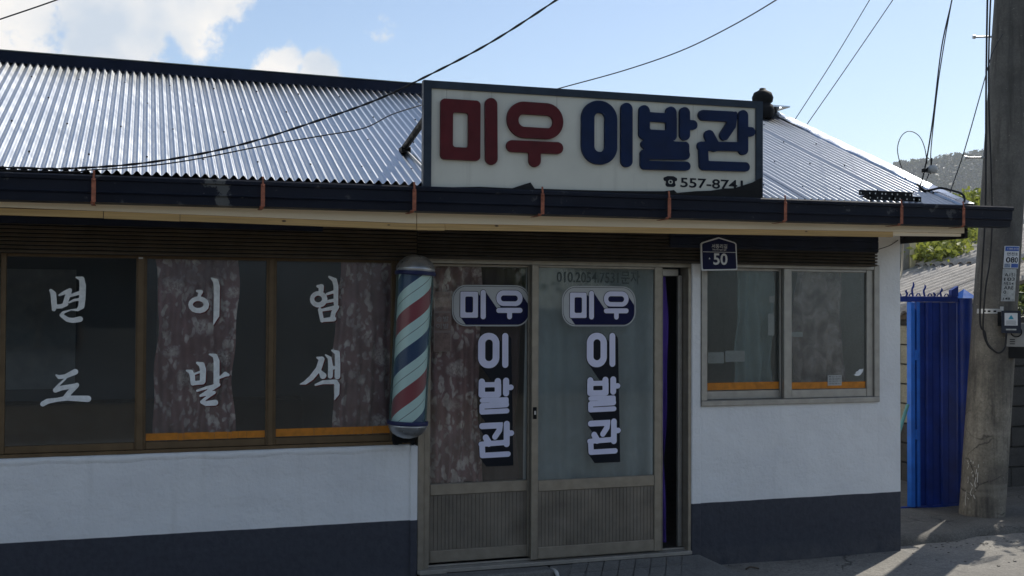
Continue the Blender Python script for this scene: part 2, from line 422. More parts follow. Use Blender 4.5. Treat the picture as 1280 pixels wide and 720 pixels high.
# ------------------------------------------------------------------ materials
def mat_plaster():
    m = Mat('painted_plaster')
    x, y, z = m.xyz()
    wob = m.rng(m.noise(5, 3), 0, 1, -0.004, 0.004)
    zz = m.math('ADD', z, wob)
    band = m.rng(zz, 0.3155, 0.3185)
    n1 = m.noise(2.2, 8, 0.6); n2 = m.noise(26, 5)
    white = m.ramp(n1, [(0.25, (0.70, 0.71, 0.72)), (0.6, (0.79, 0.80, 0.80))])
    streak = m.noise(1.0, 6, 0.65, m.mapping((9, 9, 0.7)))
    white = m.mix(m.rng(streak, 0.56, 0.8, 0, 0.28), white, (0.50, 0.50, 0.48))
    chips = m.rng(m.noise(14, 8, 0.7), 0.70, 0.73)
    white = m.mix(m.math('MULTIPLY', chips, 0.5), white, (0.42, 0.41, 0.39))
    dark = m.ramp(n2, [(0.3, (0.046, 0.050, 0.064)), (0.7, (0.062, 0.067, 0.082))])
    dust = m.math('MULTIPLY', m.rng(z, 0.02, -0.15), m.rng(m.noise(7, 6), 0.35, 0.7, 0, 0.55))
    dark = m.mix(dust, dark, (0.16, 0.155, 0.145))
    m.col(m.mix(band, dark, white))
    m.set(Roughness=0.7); m.b.inputs['Specular IOR Level'].default_value = 0.15
    h = m.math('ADD', m.math('MULTIPLY', m.noise(3.5, 3), 1.6), m.math('MULTIPLY', m.noise(45, 6, 0.6), 0.35))
    m.bump(h, 0.85, 0.02)
    return m.m
M_PLASTER = mat_plaster()

def mat_roof():
    m = Mat('galvanised_sheet')
    n = m.noise(1.4, 8, 0.65)
    c = m.ramp(n, [(0.3, (0.45, 0.48, 0.51)), (0.7, (0.55, 0.57, 0.60))])
    x, y, z = m.xyz()
    st = m.noise(1.0, 6, 0.7, m.mapping((22, 1.3, 1.3)))
    stain = m.math('MULTIPLY', m.rng(y, 0.9, 1.6), m.rng(st, 0.42, 0.7, 0, 0.75))
    c = m.mix(stain, c, (0.34, 0.35, 0.34))
    sp = m.rng(m.voronoi(5.0), 0.03, 0.05, 0.5, 0.0)
    c = m.mix(sp, c, (0.30, 0.29, 0.27))
    m.col(c).set(Metallic=1.0, Roughness=m.rng(m.noise(6, 5), 0.3, 0.7, 0.28, 0.36))
    m.bump(m.noise(11, 4), 0.10, 0.02)
    return m.m
M_ROOF = mat_roof()
M_FLASH = plain('verge_metal', (0.55, 0.59, 0.64), 0.28, 1.0, 0.08, 4, 0.12, 9)
M_NAVY = plain('navy_painted_metal', (0.008, 0.012, 0.026), 0.42, 0.0, 0.35, 7, spec=0.12)
def mat_gutter():
    m = Mat('gutter_paint')
    n = m.noise(3.0, 8, 0.65)
    c = m.ramp(n, [(0.3, (0.006, 0.009, 0.018)), (0.75, (0.014, 0.018, 0.030))])
    fl = m.rng(m.noise(9, 9, 0.7), 0.615, 0.65)
    c = m.mix(m.math('MULTIPLY', fl, 0.8), c, (0.08, 0.085, 0.09))
    x, y, z = m.xyz()
    near = m.math('SUBTRACT', 1.0, m.math('MULTIPLY', m.math('ABSOLUTE', m.math('SUBTRACT', x, 0.41)), 9.0))
    peel = m.rng(m.math('ADD', m.noise(16, 6, 0.65), m.math('MULTIPLY', near, 0.16)), 0.62, 0.64)
    c = m.mix(m.math('MULTIPLY', peel, 0.85), c, (0.11, 0.115, 0.115))
    m.col(c).set(Roughness=m.rng(m.noise(5, 4), 0.3, 0.7, 0.38, 0.62)).bump(m.noise(30, 4), 0.08, 0.01); m.b.inputs['Specular IOR Level'].default_value = 0.12
    return m.m
M_GUTTER = mat_gutter()
M_RIDGEEDGE = plain('ridge_edge', (0.34, 0.40, 0.38), 0.5, 0.3)
M_BLACK = plain('black_metal', (0.010, 0.011, 0.012), 0.65, 0.0, 0.3, spec=0.12)
M_RUST = plain('rusted_strap', (0.30, 0.105, 0.06), 0.75, 0.0, 0.45, 40, 0.3, 90)
M_BEIGE = plain('beige_board', (0.84, 0.73, 0.54), 0.55, 0.0, 0.06, 2.5, 0.05, 20)
def mat_wood():
    m = Mat('pine_batten')
    g = m.noise(1.0, 6, 0.6, m.mapping((2, 40, 90)), 0.4)
    c = m.ramp(g, [(0.3, (0.42, 0.27, 0.10)), (0.7, (0.66, 0.45, 0.19))])
    k = m.rng(m.voronoi(1.0, vec=m.mapping((6.5, 14, 14))), 0.06, 0.10, 1.0, 0.0)
    c = m.mix(k, c, (0.06, 0.032, 0.014))
    m.col(c).set(Roughness=0.6).bump(g, 0.2, 0.003)
    return m.m
M_WOOD = mat_wood()
M_SHUT_BROWN = plain('shutter_brown', (0.105, 0.078, 0.048), 0.5, 0.0, 0.25, 6)
M_SHUT_NAVY = plain('shutter_dark', (0.065, 0.050, 0.034), 0.5, 0.0, 0.3, 6)
M_FRAME_BROWN = plain('bronze_window_frame', (0.125, 0.084, 0.044), 0.45, 0.2, 0.2, 12)
M_ALU = plain('champagne_aluminium', (0.30, 0.27, 0.22), 0.42, 0.55, 0.14, 14)
M_ALU_DARK = plain('weathered_kick_panel', (0.20, 0.18, 0.15), 0.5, 0.5, 0.25, 5)
M_ALU_GREY = plain('grey_aluminium', (0.36, 0.345, 0.315), 0.42, 0.5, 0.12, 14)
M_ORANGE = plain('orange_tape', (0.52, 0.19, 0.018), 0.5, 0.0, 0.22, 25)
M_LETTER_WHITE = plain('brushed_white_paint', (0.76, 0.79, 0.79), 0.6, 0.0, 0.14, 30)
M_LETTER_SHADOW = plain('dark_red_outline', (0.10, 0.010, 0.012), 0.6)
M_DECAL = plain('white_vinyl', (0.68, 0.69, 0.86), 0.5, 0.0, 0.05)
M_DECAL_GREY = plain('grey_vinyl', (0.46, 0.48, 0.49), 0.5, 0.0, 0.06)
M_DECAL_NAVY = plain('navy_vinyl', (0.006, 0.008, 0.05), 0.5, 0.0, 0.08, spec=0.1)
M_DECAL_BLACK = plain('black_vinyl', (0.010, 0.012, 0.018), 0.5, 0.0, 0.08, spec=0.1)
M_DECAL_FADED = plain('faded_letters', (0.055, 0.075, 0.075), 0.6)
M_PAPER = plain('paper', (0.42, 0.43, 0.42), 0.8, 0.0, 0.08)
M_PAPER_DIM = plain('old_notice_paper', (0.36, 0.28, 0.26), 0.8, 0.0, 0.1)

def mat_glass(name, tint, haze, haze_col, refl=0.10, tex=0.0, tsc=120, stretch=(2.2, 2.2, 0.9)):
    """pane: see-through part, a film of dirt, frosting or painted reflection streaks, and a reflecting surface"""
    m = Mat(name); n, l = m.n, m.l
    n.remove(m.b)
    tr = n.new('ShaderNodeBsdfTransparent'); tr.inputs['Color'].default_value = (*tint, 1)
    df = n.new('ShaderNodeBsdfDiffuse')
    l.new(m.ramp(m.noise(3.2, 7, 0.6), [(0.3, tuple(c * 0.75 for c in haze_col)), (0.7, haze_col)]), df.inputs['Color'])
    tl = n.new('ShaderNodeBsdfTranslucent'); tl.inputs['Color'].default_value = (*haze_col, 1)
    dm = n.new('ShaderNodeMixShader'); dm.inputs[0].default_value = 0.35
    l.new(df.outputs[0], dm.inputs[1]); l.new(tl.outputs[0], dm.inputs[2])
    m1 = n.new('ShaderNodeMixShader')
    hz = m.rng(m.noise(1.0, 6, 0.6, m.mapping(stretch)), 0.3, 0.7, haze * 0.35, min(1, haze * 1.7))
    if tex:
        sp = m.rng(m.noise(tsc, 3), 0.35, 0.65, -tex, tex); hz = m.math('ADD', hz, sp)
    l.new(hz, m1.inputs[0]); l.new(tr.outputs[0], m1.inputs[1]); l.new(dm.outputs[0], m1.inputs[2])
    gl = n.new('ShaderNodeBsdfGlossy'); gl.inputs['Roughness'].default_value = 0.03 if not tex else 0.12
    gl.inputs['Color'].default_value = (0.92, 0.97, 1.0, 1)
    fr = n.new('ShaderNodeFresnel'); fr.inputs['IOR'].default_value = 1.5
    m2 = n.new('ShaderNodeMixShader')
    l.new(m.math('MULTIPLY', fr.outputs[0], refl / 0.04), m2.inputs[0])
    l.new(m1.outputs[0], m2.inputs[1]); l.new(gl.outputs[0], m2.inputs[2])
    bp = n.new('ShaderNodeBump'); bp.inputs['Strength'].default_value = 0.25 if tex else 0.03; bp.inputs['Distance'].default_value = 0.004
    l.new(m.noise(tsc * 0.8 if tex else 2.5, 2), bp.inputs['Height']); l.new(bp.outputs[0], gl.inputs['Normal'])
    l.new(m2.outputs[0], m.out.inputs['Surface'])
    return m.m
M_GLASS = mat_glass('window_glass', (0.95, 0.975, 0.99), 0.022, (0.25, 0.32, 0.38), 0.04)
M_GLASS_WOVEN = mat_glass('patterned_window_glass', (0.97, 0.98, 0.985), 0.032, (0.42, 0.50, 0.54), 0.032, 0.02, 240, (0.9, 0.9, 4.5))  # sideways streaks in the film stand in for street reflections
M_GLASS_DOOR = mat_glass('door_glass', (0.985, 0.99, 0.99), 0.022, (0.34, 0.37, 0.36), 0.03)
M_GLASS_FROST = mat_glass('frosted_door_glass', (0.92, 0.955, 0.955), 0.24, (0.44, 0.49, 0.49), 0.03)
M_GLASS_RAIN = mat_glass('pebbled_window_glass', (0.95, 0.97, 0.97), 0.075, (0.34, 0.38, 0.37), 0.03, 0.05, 160)

def mat_curtain(name, base, leaf, scale=8.0):
    m = Mat(name)
    def warped(amt, sc):
        w = m.n.new('ShaderNodeVectorMath'); w.operation = 'MULTIPLY_ADD'
        cn = m.n.new('ShaderNodeTexNoise'); cn.inputs['Scale'].default_value = sc; cn.inputs['Detail'].default_value = 3
        m.l.new(m.pos, cn.inputs['Vector']); m.l.new(cn.outputs['Color'], w.inputs[0]); w.inputs[1].default_value = (amt, 0, amt); m.l.new(m.pos, w.inputs[2])
        return w.outputs[0]
    wv = warped(0.10, 9)
    la = m.voronoi(13, vec=m.mapping((1.9, 0, 0.85), (0, rad(38), 0), wv)); lb = m.voronoi(13, vec=m.mapping((1.9, 0, 0.85), (0, rad(-42), 0), wv))
    l1 = m.math('MULTIPLY', m.rng(la, 0.46, 0.34), m.rng(la, 0.02, 0.10, 0.45, 1)); l2 = m.math('MULTIPLY', m.rng(lb, 0.46, 0.34), m.rng(lb, 0.02, 0.10, 0.45, 1))
    sel = m.rng(m.noise(7.5, 2), 0.48, 0.52)
    f = m.math('ADD', m.math('MULTIPLY', l1, sel), m.math('MULTIPLY', l2, m.math('SUBTRACT', 1.0, sel)))
    f = m.math('MULTIPLY', f, m.rng(m.noise(5.0, 3), 0.36, 0.56, 0.12, 1.0))
    rose = m.math('MULTIPLY', m.rng(m.voronoi(4.6, vec=m.mapping((1, 0, 1), (0, 0, 0), wv)), 0.30, 0.20), m.rng(m.noise(34, 3, 0.6, dist=1.5), 0.42, 0.56, 0.25, 0.9))
    f = m.math('MAXIMUM', f, rose)
    f = m.math('MULTIPLY', f, m.rng(m.noise(40, 3), 0.3, 0.6, 0.6, 1.0))
    tone = m.ramp(m.noise(5, 5, 0.6), [(0.35, tuple(c * 0.6 for c in base)), (0.65, base)])
    cc = m.mix(f, tone, leaf)
    m.col(cc).set(Roughness=0.9); m.b.inputs['Specular IOR Level'].default_value = 0.1
    tr = m.n.new('ShaderNodeBsdfTranslucent'); m.l.new(cc, tr.inputs['Color'])
    mx = m.n.new('ShaderNodeMixShader'); mx.inputs[0].default_value = 0.2
    m.l.new(m.b.outputs[0], mx.inputs[1]); m.l.new(tr.outputs[0], mx.inputs[2]); m.l.new(mx.outputs[0], m.out.inputs['Surface'])
    return m.m
M_CURTAIN = mat_curtain('floral_curtain', (0.46, 0.29, 0.29), (0.93, 0.85, 0.79))
def mat_soft():
    m = Mat('mauve_curtain')
    c = m.ramp(m.noise(8, 4, 0.55, dist=0.6), [(0.34, (0.15, 0.115, 0.115)), (0.52, (0.30, 0.24, 0.235)), (0.68, (0.50, 0.43, 0.41))])
    m.col(c).set(Roughness=0.9); m.b.inputs['Specular IOR Level'].default_value = 0.1
    return m.m
M_CURTAIN_SOFT = mat_soft()
M_CURTAIN_GREY = plain('pale_grey_curtain', (0.50, 0.545, 0.55), 0.9, 0, 0.12, 4)
M_CURTAIN_PINK = plain('darkened_pink_lining', (0.085, 0.062, 0.066), 0.9, 0, 0.12, 4)  # pink darkened to stand in for the unlit room behind
M_CURTAIN_TEAL = plain('teal_grey_curtain', (0.22, 0.29, 0.29), 0.9, 0, 0.15, 4)
M_CURTAIN_VIOLET = plain('violet_curtain', (0.085, 0.045, 0.30), 0.9, 0, 0.2, 4)
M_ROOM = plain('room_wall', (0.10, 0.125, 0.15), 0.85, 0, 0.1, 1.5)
M_ROOM_DARK = plain('room_dark_furniture', (0.03, 0.035, 0.04), 0.5)

def mat_sign_board():
    m = Mat('sign_board')
    c = m.ramp(m.noise(2.0, 7, 0.6), [(0.3, (0.50, 0.50, 0.43)), (0.7, (0.60, 0.60, 0.52))])
    st = m.noise(1.0, 5, 0.6, m.mapping((16, 1, 0.5)))
    c = m.mix(m.rng(st, 0.56, 0.72, 0, 0.35), c, (0.33, 0.32, 0.27))
    ln = m.noise(1.0, 2, 0.5, m.mapping((60, 1, 1.2)))
    c = m.mix(m.rng(ln, 0.735, 0.76, 0, 0.5), c, (0.16, 0.15, 0.12))
    m.col(c).set(Roughness=0.5)
    return m.m
M_SIGN = mat_sign_board()
M_SIGN_FRAME = plain('sign_frame', (0.030, 0.042, 0.058), 0.45, 0.2, 0.2, spec=0.1)
M_SIGN_RED = plain('sign_red', (0.085, 0.012, 0.015), 0.55, 0, 0.2, 8, 0.1, 60, 0.15)
M_SIGN_BLUE = plain('sign_blue', (0.003, 0.013, 0.050), 0.55, 0, 0.25, 8, 0.1, 60, 0.15)
def mat_concrete(name, lo, hi, crack=0.0, sc=1.0, bump=0.5):
    m = Mat(name)
    n = m.noise(1.3 * sc, 9, 0.68); c = m.ramp(n, [(0.28, lo), (0.72, hi)])
    fine = m.noise(70 * sc, 4, 0.6)
    c = m.mix(m.rng(fine, 0.40, 0.66, 0, 0.65), c, tuple(v * 0.55 for v in lo))
    bl = m.rng(m.noise(3.7 * sc, 6, 0.6, dist=0.6), 0.56, 0.72, 0, 0.55)
    c = m.mix(bl, c, tuple(v * 0.5 for v in lo))
    mid = m.noise(24 * sc, 5, 0.65); c = m.mix(m.rng(mid, 0.44, 0.60, 0, 0.4), c, tuple(v * 0.62 for v in lo))
    h = m.math('ADD', m.math('ADD', m.math('MULTIPLY', fine, 0.5), m.math('MULTIPLY', mid, 0.5)), n)
    if crack:
        w = m.n.new('ShaderNodeVectorMath'); w.operation = 'MULTIPLY_ADD'
        cn = m.n.new('ShaderNodeTexNoise'); cn.inputs['Scale'].default_value = 3.0; cn.inputs['Detail'].default_value = 6
        m.l.new(m.pos, cn.inputs['Vector']); m.l.new(cn.outputs['Color'], w.inputs[0]); w.inputs[1].default_value = (0.5, 0.5, 0.5); m.l.new(m.pos, w.inputs[2])
        e = m.rng(m.voronoi(crack, 'DISTANCE_TO_EDGE', w.outputs[0]), 0.0, 0.006, 1, 0)
        e = m.math('MULTIPLY', e, m.rng(m.noise(1.1, 3), 0.48, 0.58))
        c = m.mix(m.math('MULTIPLY', e, 0.85), c, tuple(v * 0.18 for v in lo)); h = m.math('SUBTRACT', h, e)
    m.col(c).set(Roughness=0.88).bump(h, bump, 0.01)
    return m.m
M_STREET = mat_concrete('street_concrete', (0.17, 0.16, 0.145), (0.30, 0.285, 0.25), 0.35, 1.0, 0.9)
M_PAD = mat_concrete('yard_concrete', (0.085, 0.08, 0.07), (0.19, 0.178, 0.155), 1.1, 1.4, 0.9)
M_STEP = mat_concrete('step_concrete', (0.13, 0.13, 0.125), (0.24, 0.235, 0.22), 0, 2.0)
def mat_pole():
    m = Mat('pole_concrete')
    x, y, z = m.xyz()
    n = m.noise(2.0, 9, 0.68)
    c = m.ramp(n, [(0.30, (0.060, 0.054, 0.045)), (0.48, (0.155, 0.138, 0.11)), (0.64, (0.29, 0.26, 0.205))])
    up = m.rng(z, 1.1, 2.0)
    c = m.mix(m.math('MULTIPLY', up, 0.75), c, m.ramp(m.noise(9, 6), [(0.3, (0.066, 0.065, 0.060)), (0.7, (0.115, 0.113, 0.105))]))
    st = m.noise(1.0, 6, 0.65, m.mapping((13, 13, 1.0)))
    c = m.mix(m.rng(st, 0.48, 0.66, 0, 0.75), c, (0.032, 0.030, 0.027))
    sp_ = m.noise(55, 5, 0.65); c = m.mix(m.rng(sp_, 0.42, 0.62, 0, 0.32), c, (0.04, 0.037, 0.032)); c = m.mix(m.rng(m.noise(34, 6, 0.7), 0.64, 0.68, 0, 0.5), c, (0.40, 0.37, 0.31))
    seam = m.rng(m.noise(1.0, 2, 0.5, m.mapping((0.7, 0.7, 11))), 0.62, 0.72, 0, 0.22)
    c = m.mix(m.math('MULTIPLY', seam, m.rng(z, 1.3, 0.8)), c, (0.36, 0.33, 0.27))
    w = m.n.new('ShaderNodeVectorMath'); w.operation = 'MULTIPLY_ADD'
    cn = m.n.new('ShaderNodeTexNoise'); cn.inputs['Scale'].default_value = 6.0; cn.inputs['Detail'].default_value = 5
    m.l.new(m.pos, cn.inputs['Vector']); m.l.new(cn.outputs['Color'], w.inputs[0]); w.inputs[1].default_value = (0.12, 0.12, 0.12); m.l.new(m.pos, w.inputs[2])
    e = m.rng(m.voronoi(3.6, 'DISTANCE_TO_EDGE', w.outputs[0]), 0.0, 0.022, 1, 0)
    e = m.math('MULTIPLY', e, m.math('MULTIPLY', m.rng(z, 1.0, 0.7), m.rng(m.noise(2.4, 3), 0.46, 0.55)))
    c = m.mix(m.math('MULTIPLY', e, 0.85), c, (0.02, 0.018, 0.015))
    chalk = m.rng(m.noise(1.0, 6, 0.75, m.mapping((42, 42, 11))), 0.66, 0.69)
    reg = m.math('MULTIPLY', m.rng(z, 0.02, 0.06), m.rng(z, 0.46, 0.40))
    c = m.mix(m.math('MULTIPLY', chalk, reg), c, (0.62, 0.60, 0.55))
    m.col(c).set(Roughness=0.85)
    m.bump(m.math('SUBTRACT', m.math('ADD', m.noise(60, 5), m.math('MULTIPLY', n, 2.0)), e), 0.5, 0.008)
    return m.m
M_POLE = mat_pole()
M_BLOCK = mat_concrete('concrete_block', (0.05, 0.048, 0.044), (0.10, 0.096, 0.088), 0, 2.5)
M_BLOCK_CREAM = mat_concrete('cream_painted_block', (0.30, 0.28, 0.20), (0.44, 0.41, 0.31), 0, 2.5, 0.3)
M_SLATE = mat_concrete('weathered_slate_sheet', (0.40, 0.37, 0.335), (0.70, 0.66, 0.60), 0, 4.5, 0.9)
M_GATE = plain('gate_blue_paint', (0.002, 0.024, 0.19), 0.42, 0.0, 0.28, 5, 0.05, 30)
M_GATE_LIT = plain('gate_blue_lit', (0.012, 0.12, 0.50), 0.4, 0.0, 0.18, 8, 0.05, 30)  # same gate paint, lightened where the metal catches the light
M_CABLE = plain('black_cable', (0.008, 0.008, 0.009), 0.5)
M_CABLE_GREY = plain('grey_cable', (0.25, 0.25, 0.24), 0.6)
M_STEEL = plain('galvanised_steel', (0.5, 0.5, 0.49), 0.4, 0.7, 0.15)
M_PORCELAIN = plain('porcelain', (0.45, 0.45, 0.43), 0.3)
def mat_leaf(name, a, b, tr=0.3):
    m = Mat(name)
    c = m.ramp(m.noise(3.0, 5, 0.7), [(0.3, a), (0.7, b)])
    m.col(c).set(Roughness=0.6)
    t = m.n.new('ShaderNodeBsdfTranslucent'); m.l.new(m.mix(0.5, c, (0.30, 0.34, 0.05)), t.inputs['Color'])
    mx = m.n.new('ShaderNodeMixShader'); mx.inputs[0].default_value = tr
    m.l.new(m.b.outputs[0], mx.inputs[1]); m.l.new(t.outputs[0], mx.inputs[2]); m.l.new(mx.outputs[0], m.out.inputs['Surface'])
    return m.m
M_LEAF = mat_leaf('vine_leaf', (0.10, 0.14, 0.025), (0.34, 0.36, 0.08), 0.42)
M_LEAF2 = mat_leaf('tree_leaf', (0.03, 0.06, 0.014), (0.08, 0.12, 0.03))
M_FOREST = mat_leaf('forest_leaf', (0.011, 0.022, 0.010), (0.032, 0.048, 0.020), 0.1)
M_BARK = plain('bark', (0.09, 0.07, 0.05), 0.9, 0, 0.35, 20, 0.6, 40)
M_HILL = plain('hill_soil', (0.035, 0.05, 0.022), 0.95, 0, 0.3, 0.05)

# ------------------------------------------------------------------ ground
def struct(o): o['kind'] = 'structure'; return o
gm = MB()
gm.add([(-1300, -1300, -0.14), (2100, -1300, -0.14), (2100, 2100, -0.14), (-1300, 2100, -0.14)], [(0, 1, 2, 3)])
struct(gm.build('ground', mat_concrete('earth', (0.12, 0.10, 0.075), (0.22, 0.19, 0.14)), origin=(0, 0, -0.14)))
# the street: a gently uneven sheet 4 mm above the earth
def grid_sheet(x0, x1, y0, y1, nx, ny, zf):
    v = [(x0 + (x1 - x0) * i / nx, y0 + (y1 - y0) * j / ny, zf(x0 + (x1 - x0) * i / nx, y0 + (y1 - y0) * j / ny)) for j in range(ny + 1) for i in range(nx + 1)]
    f = [(j * (nx + 1) + i, j * (nx + 1) + i + 1, (j + 1) * (nx + 1) + i + 1, (j + 1) * (nx + 1) + i) for j in range(ny) for i in range(nx)]
    return v, f
def bumps(x, y): return 0.006 * math.sin(1.7 * x + 0.6 * y) * math.sin(1.3 * y - 0.4 * x) + 0.003 * math.sin(5.1 * x) * math.sin(4.3 * y + 1)
s_ = MB(); v_, f_ = grid_sheet(-14, 22, -9.0, 0.42, 150, 44, lambda x, y: -0.128 + bumps(x, y)); s_.add(v_, f_, True)
struct(s_.build('street', M_STREET))
# raised yard slab under the gate and the pole, with a broken rounded lip
pd = MB(); n_ = 60; rows = [(0.0, -0.16), (0.015, -0.10), (0.05, -0.068), (0.12, -0.060), (0.6, -0.058), (2.0, -0.055), (6.0, -0.05), (14.0, -0.05)]
pv = []
for k, (dy, z) in enumerate(rows):
    for i in range(n_ + 1):
        x = 5.30 + 8.0 * i / n_
        e = 0.10 + 0.16 * (1 - math.exp(-max(0, x - 5.4) * 0.9)) + 0.03 * math.sin(5 * x) + 0.02 * math.sin(13 * x + 1)
        pv.append((x, e + dy, z + (0.008 * math.sin(7 * x + 3 * dy) if 0 < k < 6 else 0)))
pd.add(pv, [(k * (n_ + 1) + i, k * (n_ + 1) + i + 1, (k + 1) * (n_ + 1) + i + 1, (k + 1) * (n_ + 1) + i) for k in range(len(rows) - 1) for i in range(n_)], True)
struct(pd.build('yard_pavement', M_PAD))

# ------------------------------------------------------------------ the barber shop
SHOP = thing('barber_shop', (2.2, 0, -0.14), 'white and slate painted single-storey barber shop with ribbed metal roof', 'building')
XL, XR = -4.2, 5.44
w = MB()
w.box(XL, 1.640, 0.0, 0.15, -0.3, 0.80)
w.build('wall', M_PLASTER, SHOP)
MB().bev(1.640, 1.690, -0.012, 0.15, -0.3, 0.797, 0.006).build('wall', M_PLASTER, SHOP)
l_ = MB()                                                       # hand-trowelled sill under the left windows
n_ = 90; lv = []
for i in range(n_ + 1):
    x = XL + (1.638 - XL) * i / n_; j = 0.004 * math.sin(9 * x) + 0.003 * math.sin(23 * x + 1)
    lv += [(x, -0.006 + j * 0.3, 0.775 + j), (x, -0.009 + j * 0.3, 0.799 + j * 0.4), (x, 0.05, 0.808), (x, 0.002, 0.755 + j)]
l_.add(lv, [(4 * i + a, 4 * i + b, 4 * i + 4 + b, 4 * i + 4 + a) for i in range(n_) for a, b in ((3, 0), (0, 1), (1, 2))], True)
l_.build('sill', M_PLASTER, SHOP)
w = MB()                                                        # right bay round its window opening
w.box(3.745, 5.243, 0.0, 0.15, -0.3, 1.000)
w.box(3.745, 5.243, 0.0, 0.15, 2.030, 2.42)
w.box(5.243, XR, 0.0, 0.15, -0.3, 2.42)
w.build('wall', M_PLASTER, SHOP)
MB().bev(3.672, 3.7448, -0.010, 0.15, -0.3, 2.26, 0.006).build('wall', M_PLASTER, SHOP)
w = MB(); w.box(XL, 3.7, 0.0, 0.15, 2.05, 2.42); w.build('lintel', M_PLASTER, SHOP)
w = MB()                                                        # gable and back walls
w.extz([(0, -0.3), (4.9, -0.3), (4.9, 2.45), (2.0, 3.50), (0, 2.68)], 0, 0.14)
w.v = [(5.435 - b, 0.151 + a, c) for a, b, c in w.v]
w.build('gable_wall', M_PLASTER, SHOP)
w = MB(); w.box(XL, 5.29, 4.9, 5.05, -0.3, 2.4); w.box(XL - 0.15, XL, 0, 5.05, -0.3, 2.6); w.build('wall', M_PLASTER, SHOP)
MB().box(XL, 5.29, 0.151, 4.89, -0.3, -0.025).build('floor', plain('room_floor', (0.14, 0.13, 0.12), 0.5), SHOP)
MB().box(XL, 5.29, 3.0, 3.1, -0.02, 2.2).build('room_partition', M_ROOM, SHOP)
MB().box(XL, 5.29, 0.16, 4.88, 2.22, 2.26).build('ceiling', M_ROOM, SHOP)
MB().box(XL, 5.48, -0.598, -0.002, 2.262, 2.275).build('soffit', M_BEIGE, SHOP)

# ---- roof
TAN = math.tan(rad(23.2))
def rz(y): return 2.381 + (y + 0.75) * TAN
ROOF = MB().add([(XL - 0.1, -0.74, rz(-0.74) - 0.03), (5.41, -0.74, rz(-0.74) - 0.03), (5.41, 1.95, rz(1.95) - 0.03), (XL - 0.1, 1.95, rz(1.95) - 0.03),
                 (5.41, 5.3, rz(1.95) - 0.03 - 3.35 * TAN), (XL - 0.1, 5.3, rz(1.95) - 0.03 - 3.35 * TAN)], [(0, 1, 2, 3), (3, 2, 4, 5)]).build('roof', M_BLACK, SHOP)
PITCH_R, AMP = 0.051, 0.0112
def rib_sheet(x0, nr, y0, y1, lift):
    per = 10; ny = 7; n = nr * per; v = []
    for j in range(ny + 1):
        y = y0 + (y1 - y0) * j / ny
        for i in range(n + 1):
            x = x0 + PITCH_R * i / per
            wv = AMP * math.cos(2 * math.pi * i / per)
            v.append((x, y - wv * 0.39, rz(y) + AMP + wv * 0.92 + lift + 0.0025 * math.sin(2.1 * x + 1.5 * y)))
    return v, [(j * (n + 1) + i, j * (n + 1) + i + 1, (j + 1) * (n + 1) + i + 1, (j + 1) * (n + 1) + i) for j in range(ny) for i in range(n)]
x = XL - 0.08; k = 0
while x < 5.40:
    nr = min(15, int(round((5.415 - x) / PITCH_R)))
    if nr < 1: break
    m_ = MB(); v_, f_ = rib_sheet(x, nr + (1 if x + nr * PITCH_R < 5.38 else 0), -0.703 + random.uniform(-0.004, 0.004), 1.80, 0.0025 * (k % 2)); m_.add(v_, f_, True)
    m_.build('roof_sheet', M_ROOF, ROOF); x += nr * PITCH_R; k += 1
sm = MB()
for row, yy in enumerate((-0.45, 0.15, 0.75, 1.3)):
    for i in range(0, 190, 6):
        xx = XL - 0.08 + PITCH_R * (i + (3 if row % 2 else 0))
        if xx < 5.35: sm.lathe([(0.0001, 0.010), (0.0055, 0.008), (0.0055, 0.0)], 6, Matrix.Translation((xx, yy, rz(yy) + 2 * AMP - 0.001)))
tag(sm.build('roofing_screws', M_BLACK, ROOF), kind='stuff')
bk = MB(); bk.add([(XL - 0.1, 1.9, rz(1.95) - 0.01), (5.41, 1.9, rz(1.95) - 0.01), (5.41, 5.3, rz(1.95) - 3.35 * TAN), (XL - 0.1, 5.3, rz(1.95) - 3.35 * TAN)], [(0, 1, 2, 3)])
bk.build('back_slope', M_ROOF, ROOF)
# navy ridge capping: follows the slightly sagging ridge
XS = np.linspace(XL - 0.15, 5.16, 60)
def ycap(x): return float(np.interp(x, [-4.2, -1.0, 2.05, 3.7, 5.4], [1.78, 1.74, 1.61, 1.68, 1.77]))
def cap_strip(prof):
    v = []; n = len(prof)
    for xx in XS:
        y0 = ycap(xx); z0 = rz(y0) + 0.014
        v += [(xx, y0 + a, z0 + b) for a, b in prof]
    f = [(i * n + a, i * n + a + 1, (i + 1) * n + a + 1, (i + 1) * n + a) for i in range(len(XS) - 1) for a in range(n - 1)]
    return MB().add(v, f)
RC = cap_strip([(0.03, -0.008), (0.0, 0.004), (0.004, 0.016), (0.026, 0.086), (0.040, 0.093)]).build('ridge_cap', M_NAVY, ROOF)
cap_strip([(0.028, 0.0935), (0.026, 0.099), (0.24, 0.125), (0.5, 0.04), (0.6, -0.03)]).build('ridge_cap', M_RIDGEEDGE, ROOF)
cap_strip([(0.036, -0.004), (-0.010, -0.003), (-0.010, 0.0035), (0.02, 0.004)]).build('ridge_drip_edge', M_NAVY, ROOF)
re_ = MB().lathe([(0.0001, 3.39), (0.07, 3.395), (0.10, 3.43), (0.105, 3.47), (0.09, 3.515), (0.068, 3.528), (0.088, 3.545), (0.095, 3.585), (0.078, 3.628), (0.045, 3.645), (0.03, 3.655), (0.026, 3.668), (0.0001, 3.672)], 24, Matrix.Translation((5.222, 1.60, 0)))
re_.build('ridge_end_cap', M_BLACK, ROOF)
vg = MB(); prof = [(5.395, 0.014), (5.402, 0.030), (5.43, 0.037), (5.505, 0.040), (5.520, 0.03), (5.522, -0.10)]; YS = np.linspace(-0.715, 1.86, 24); vv = []
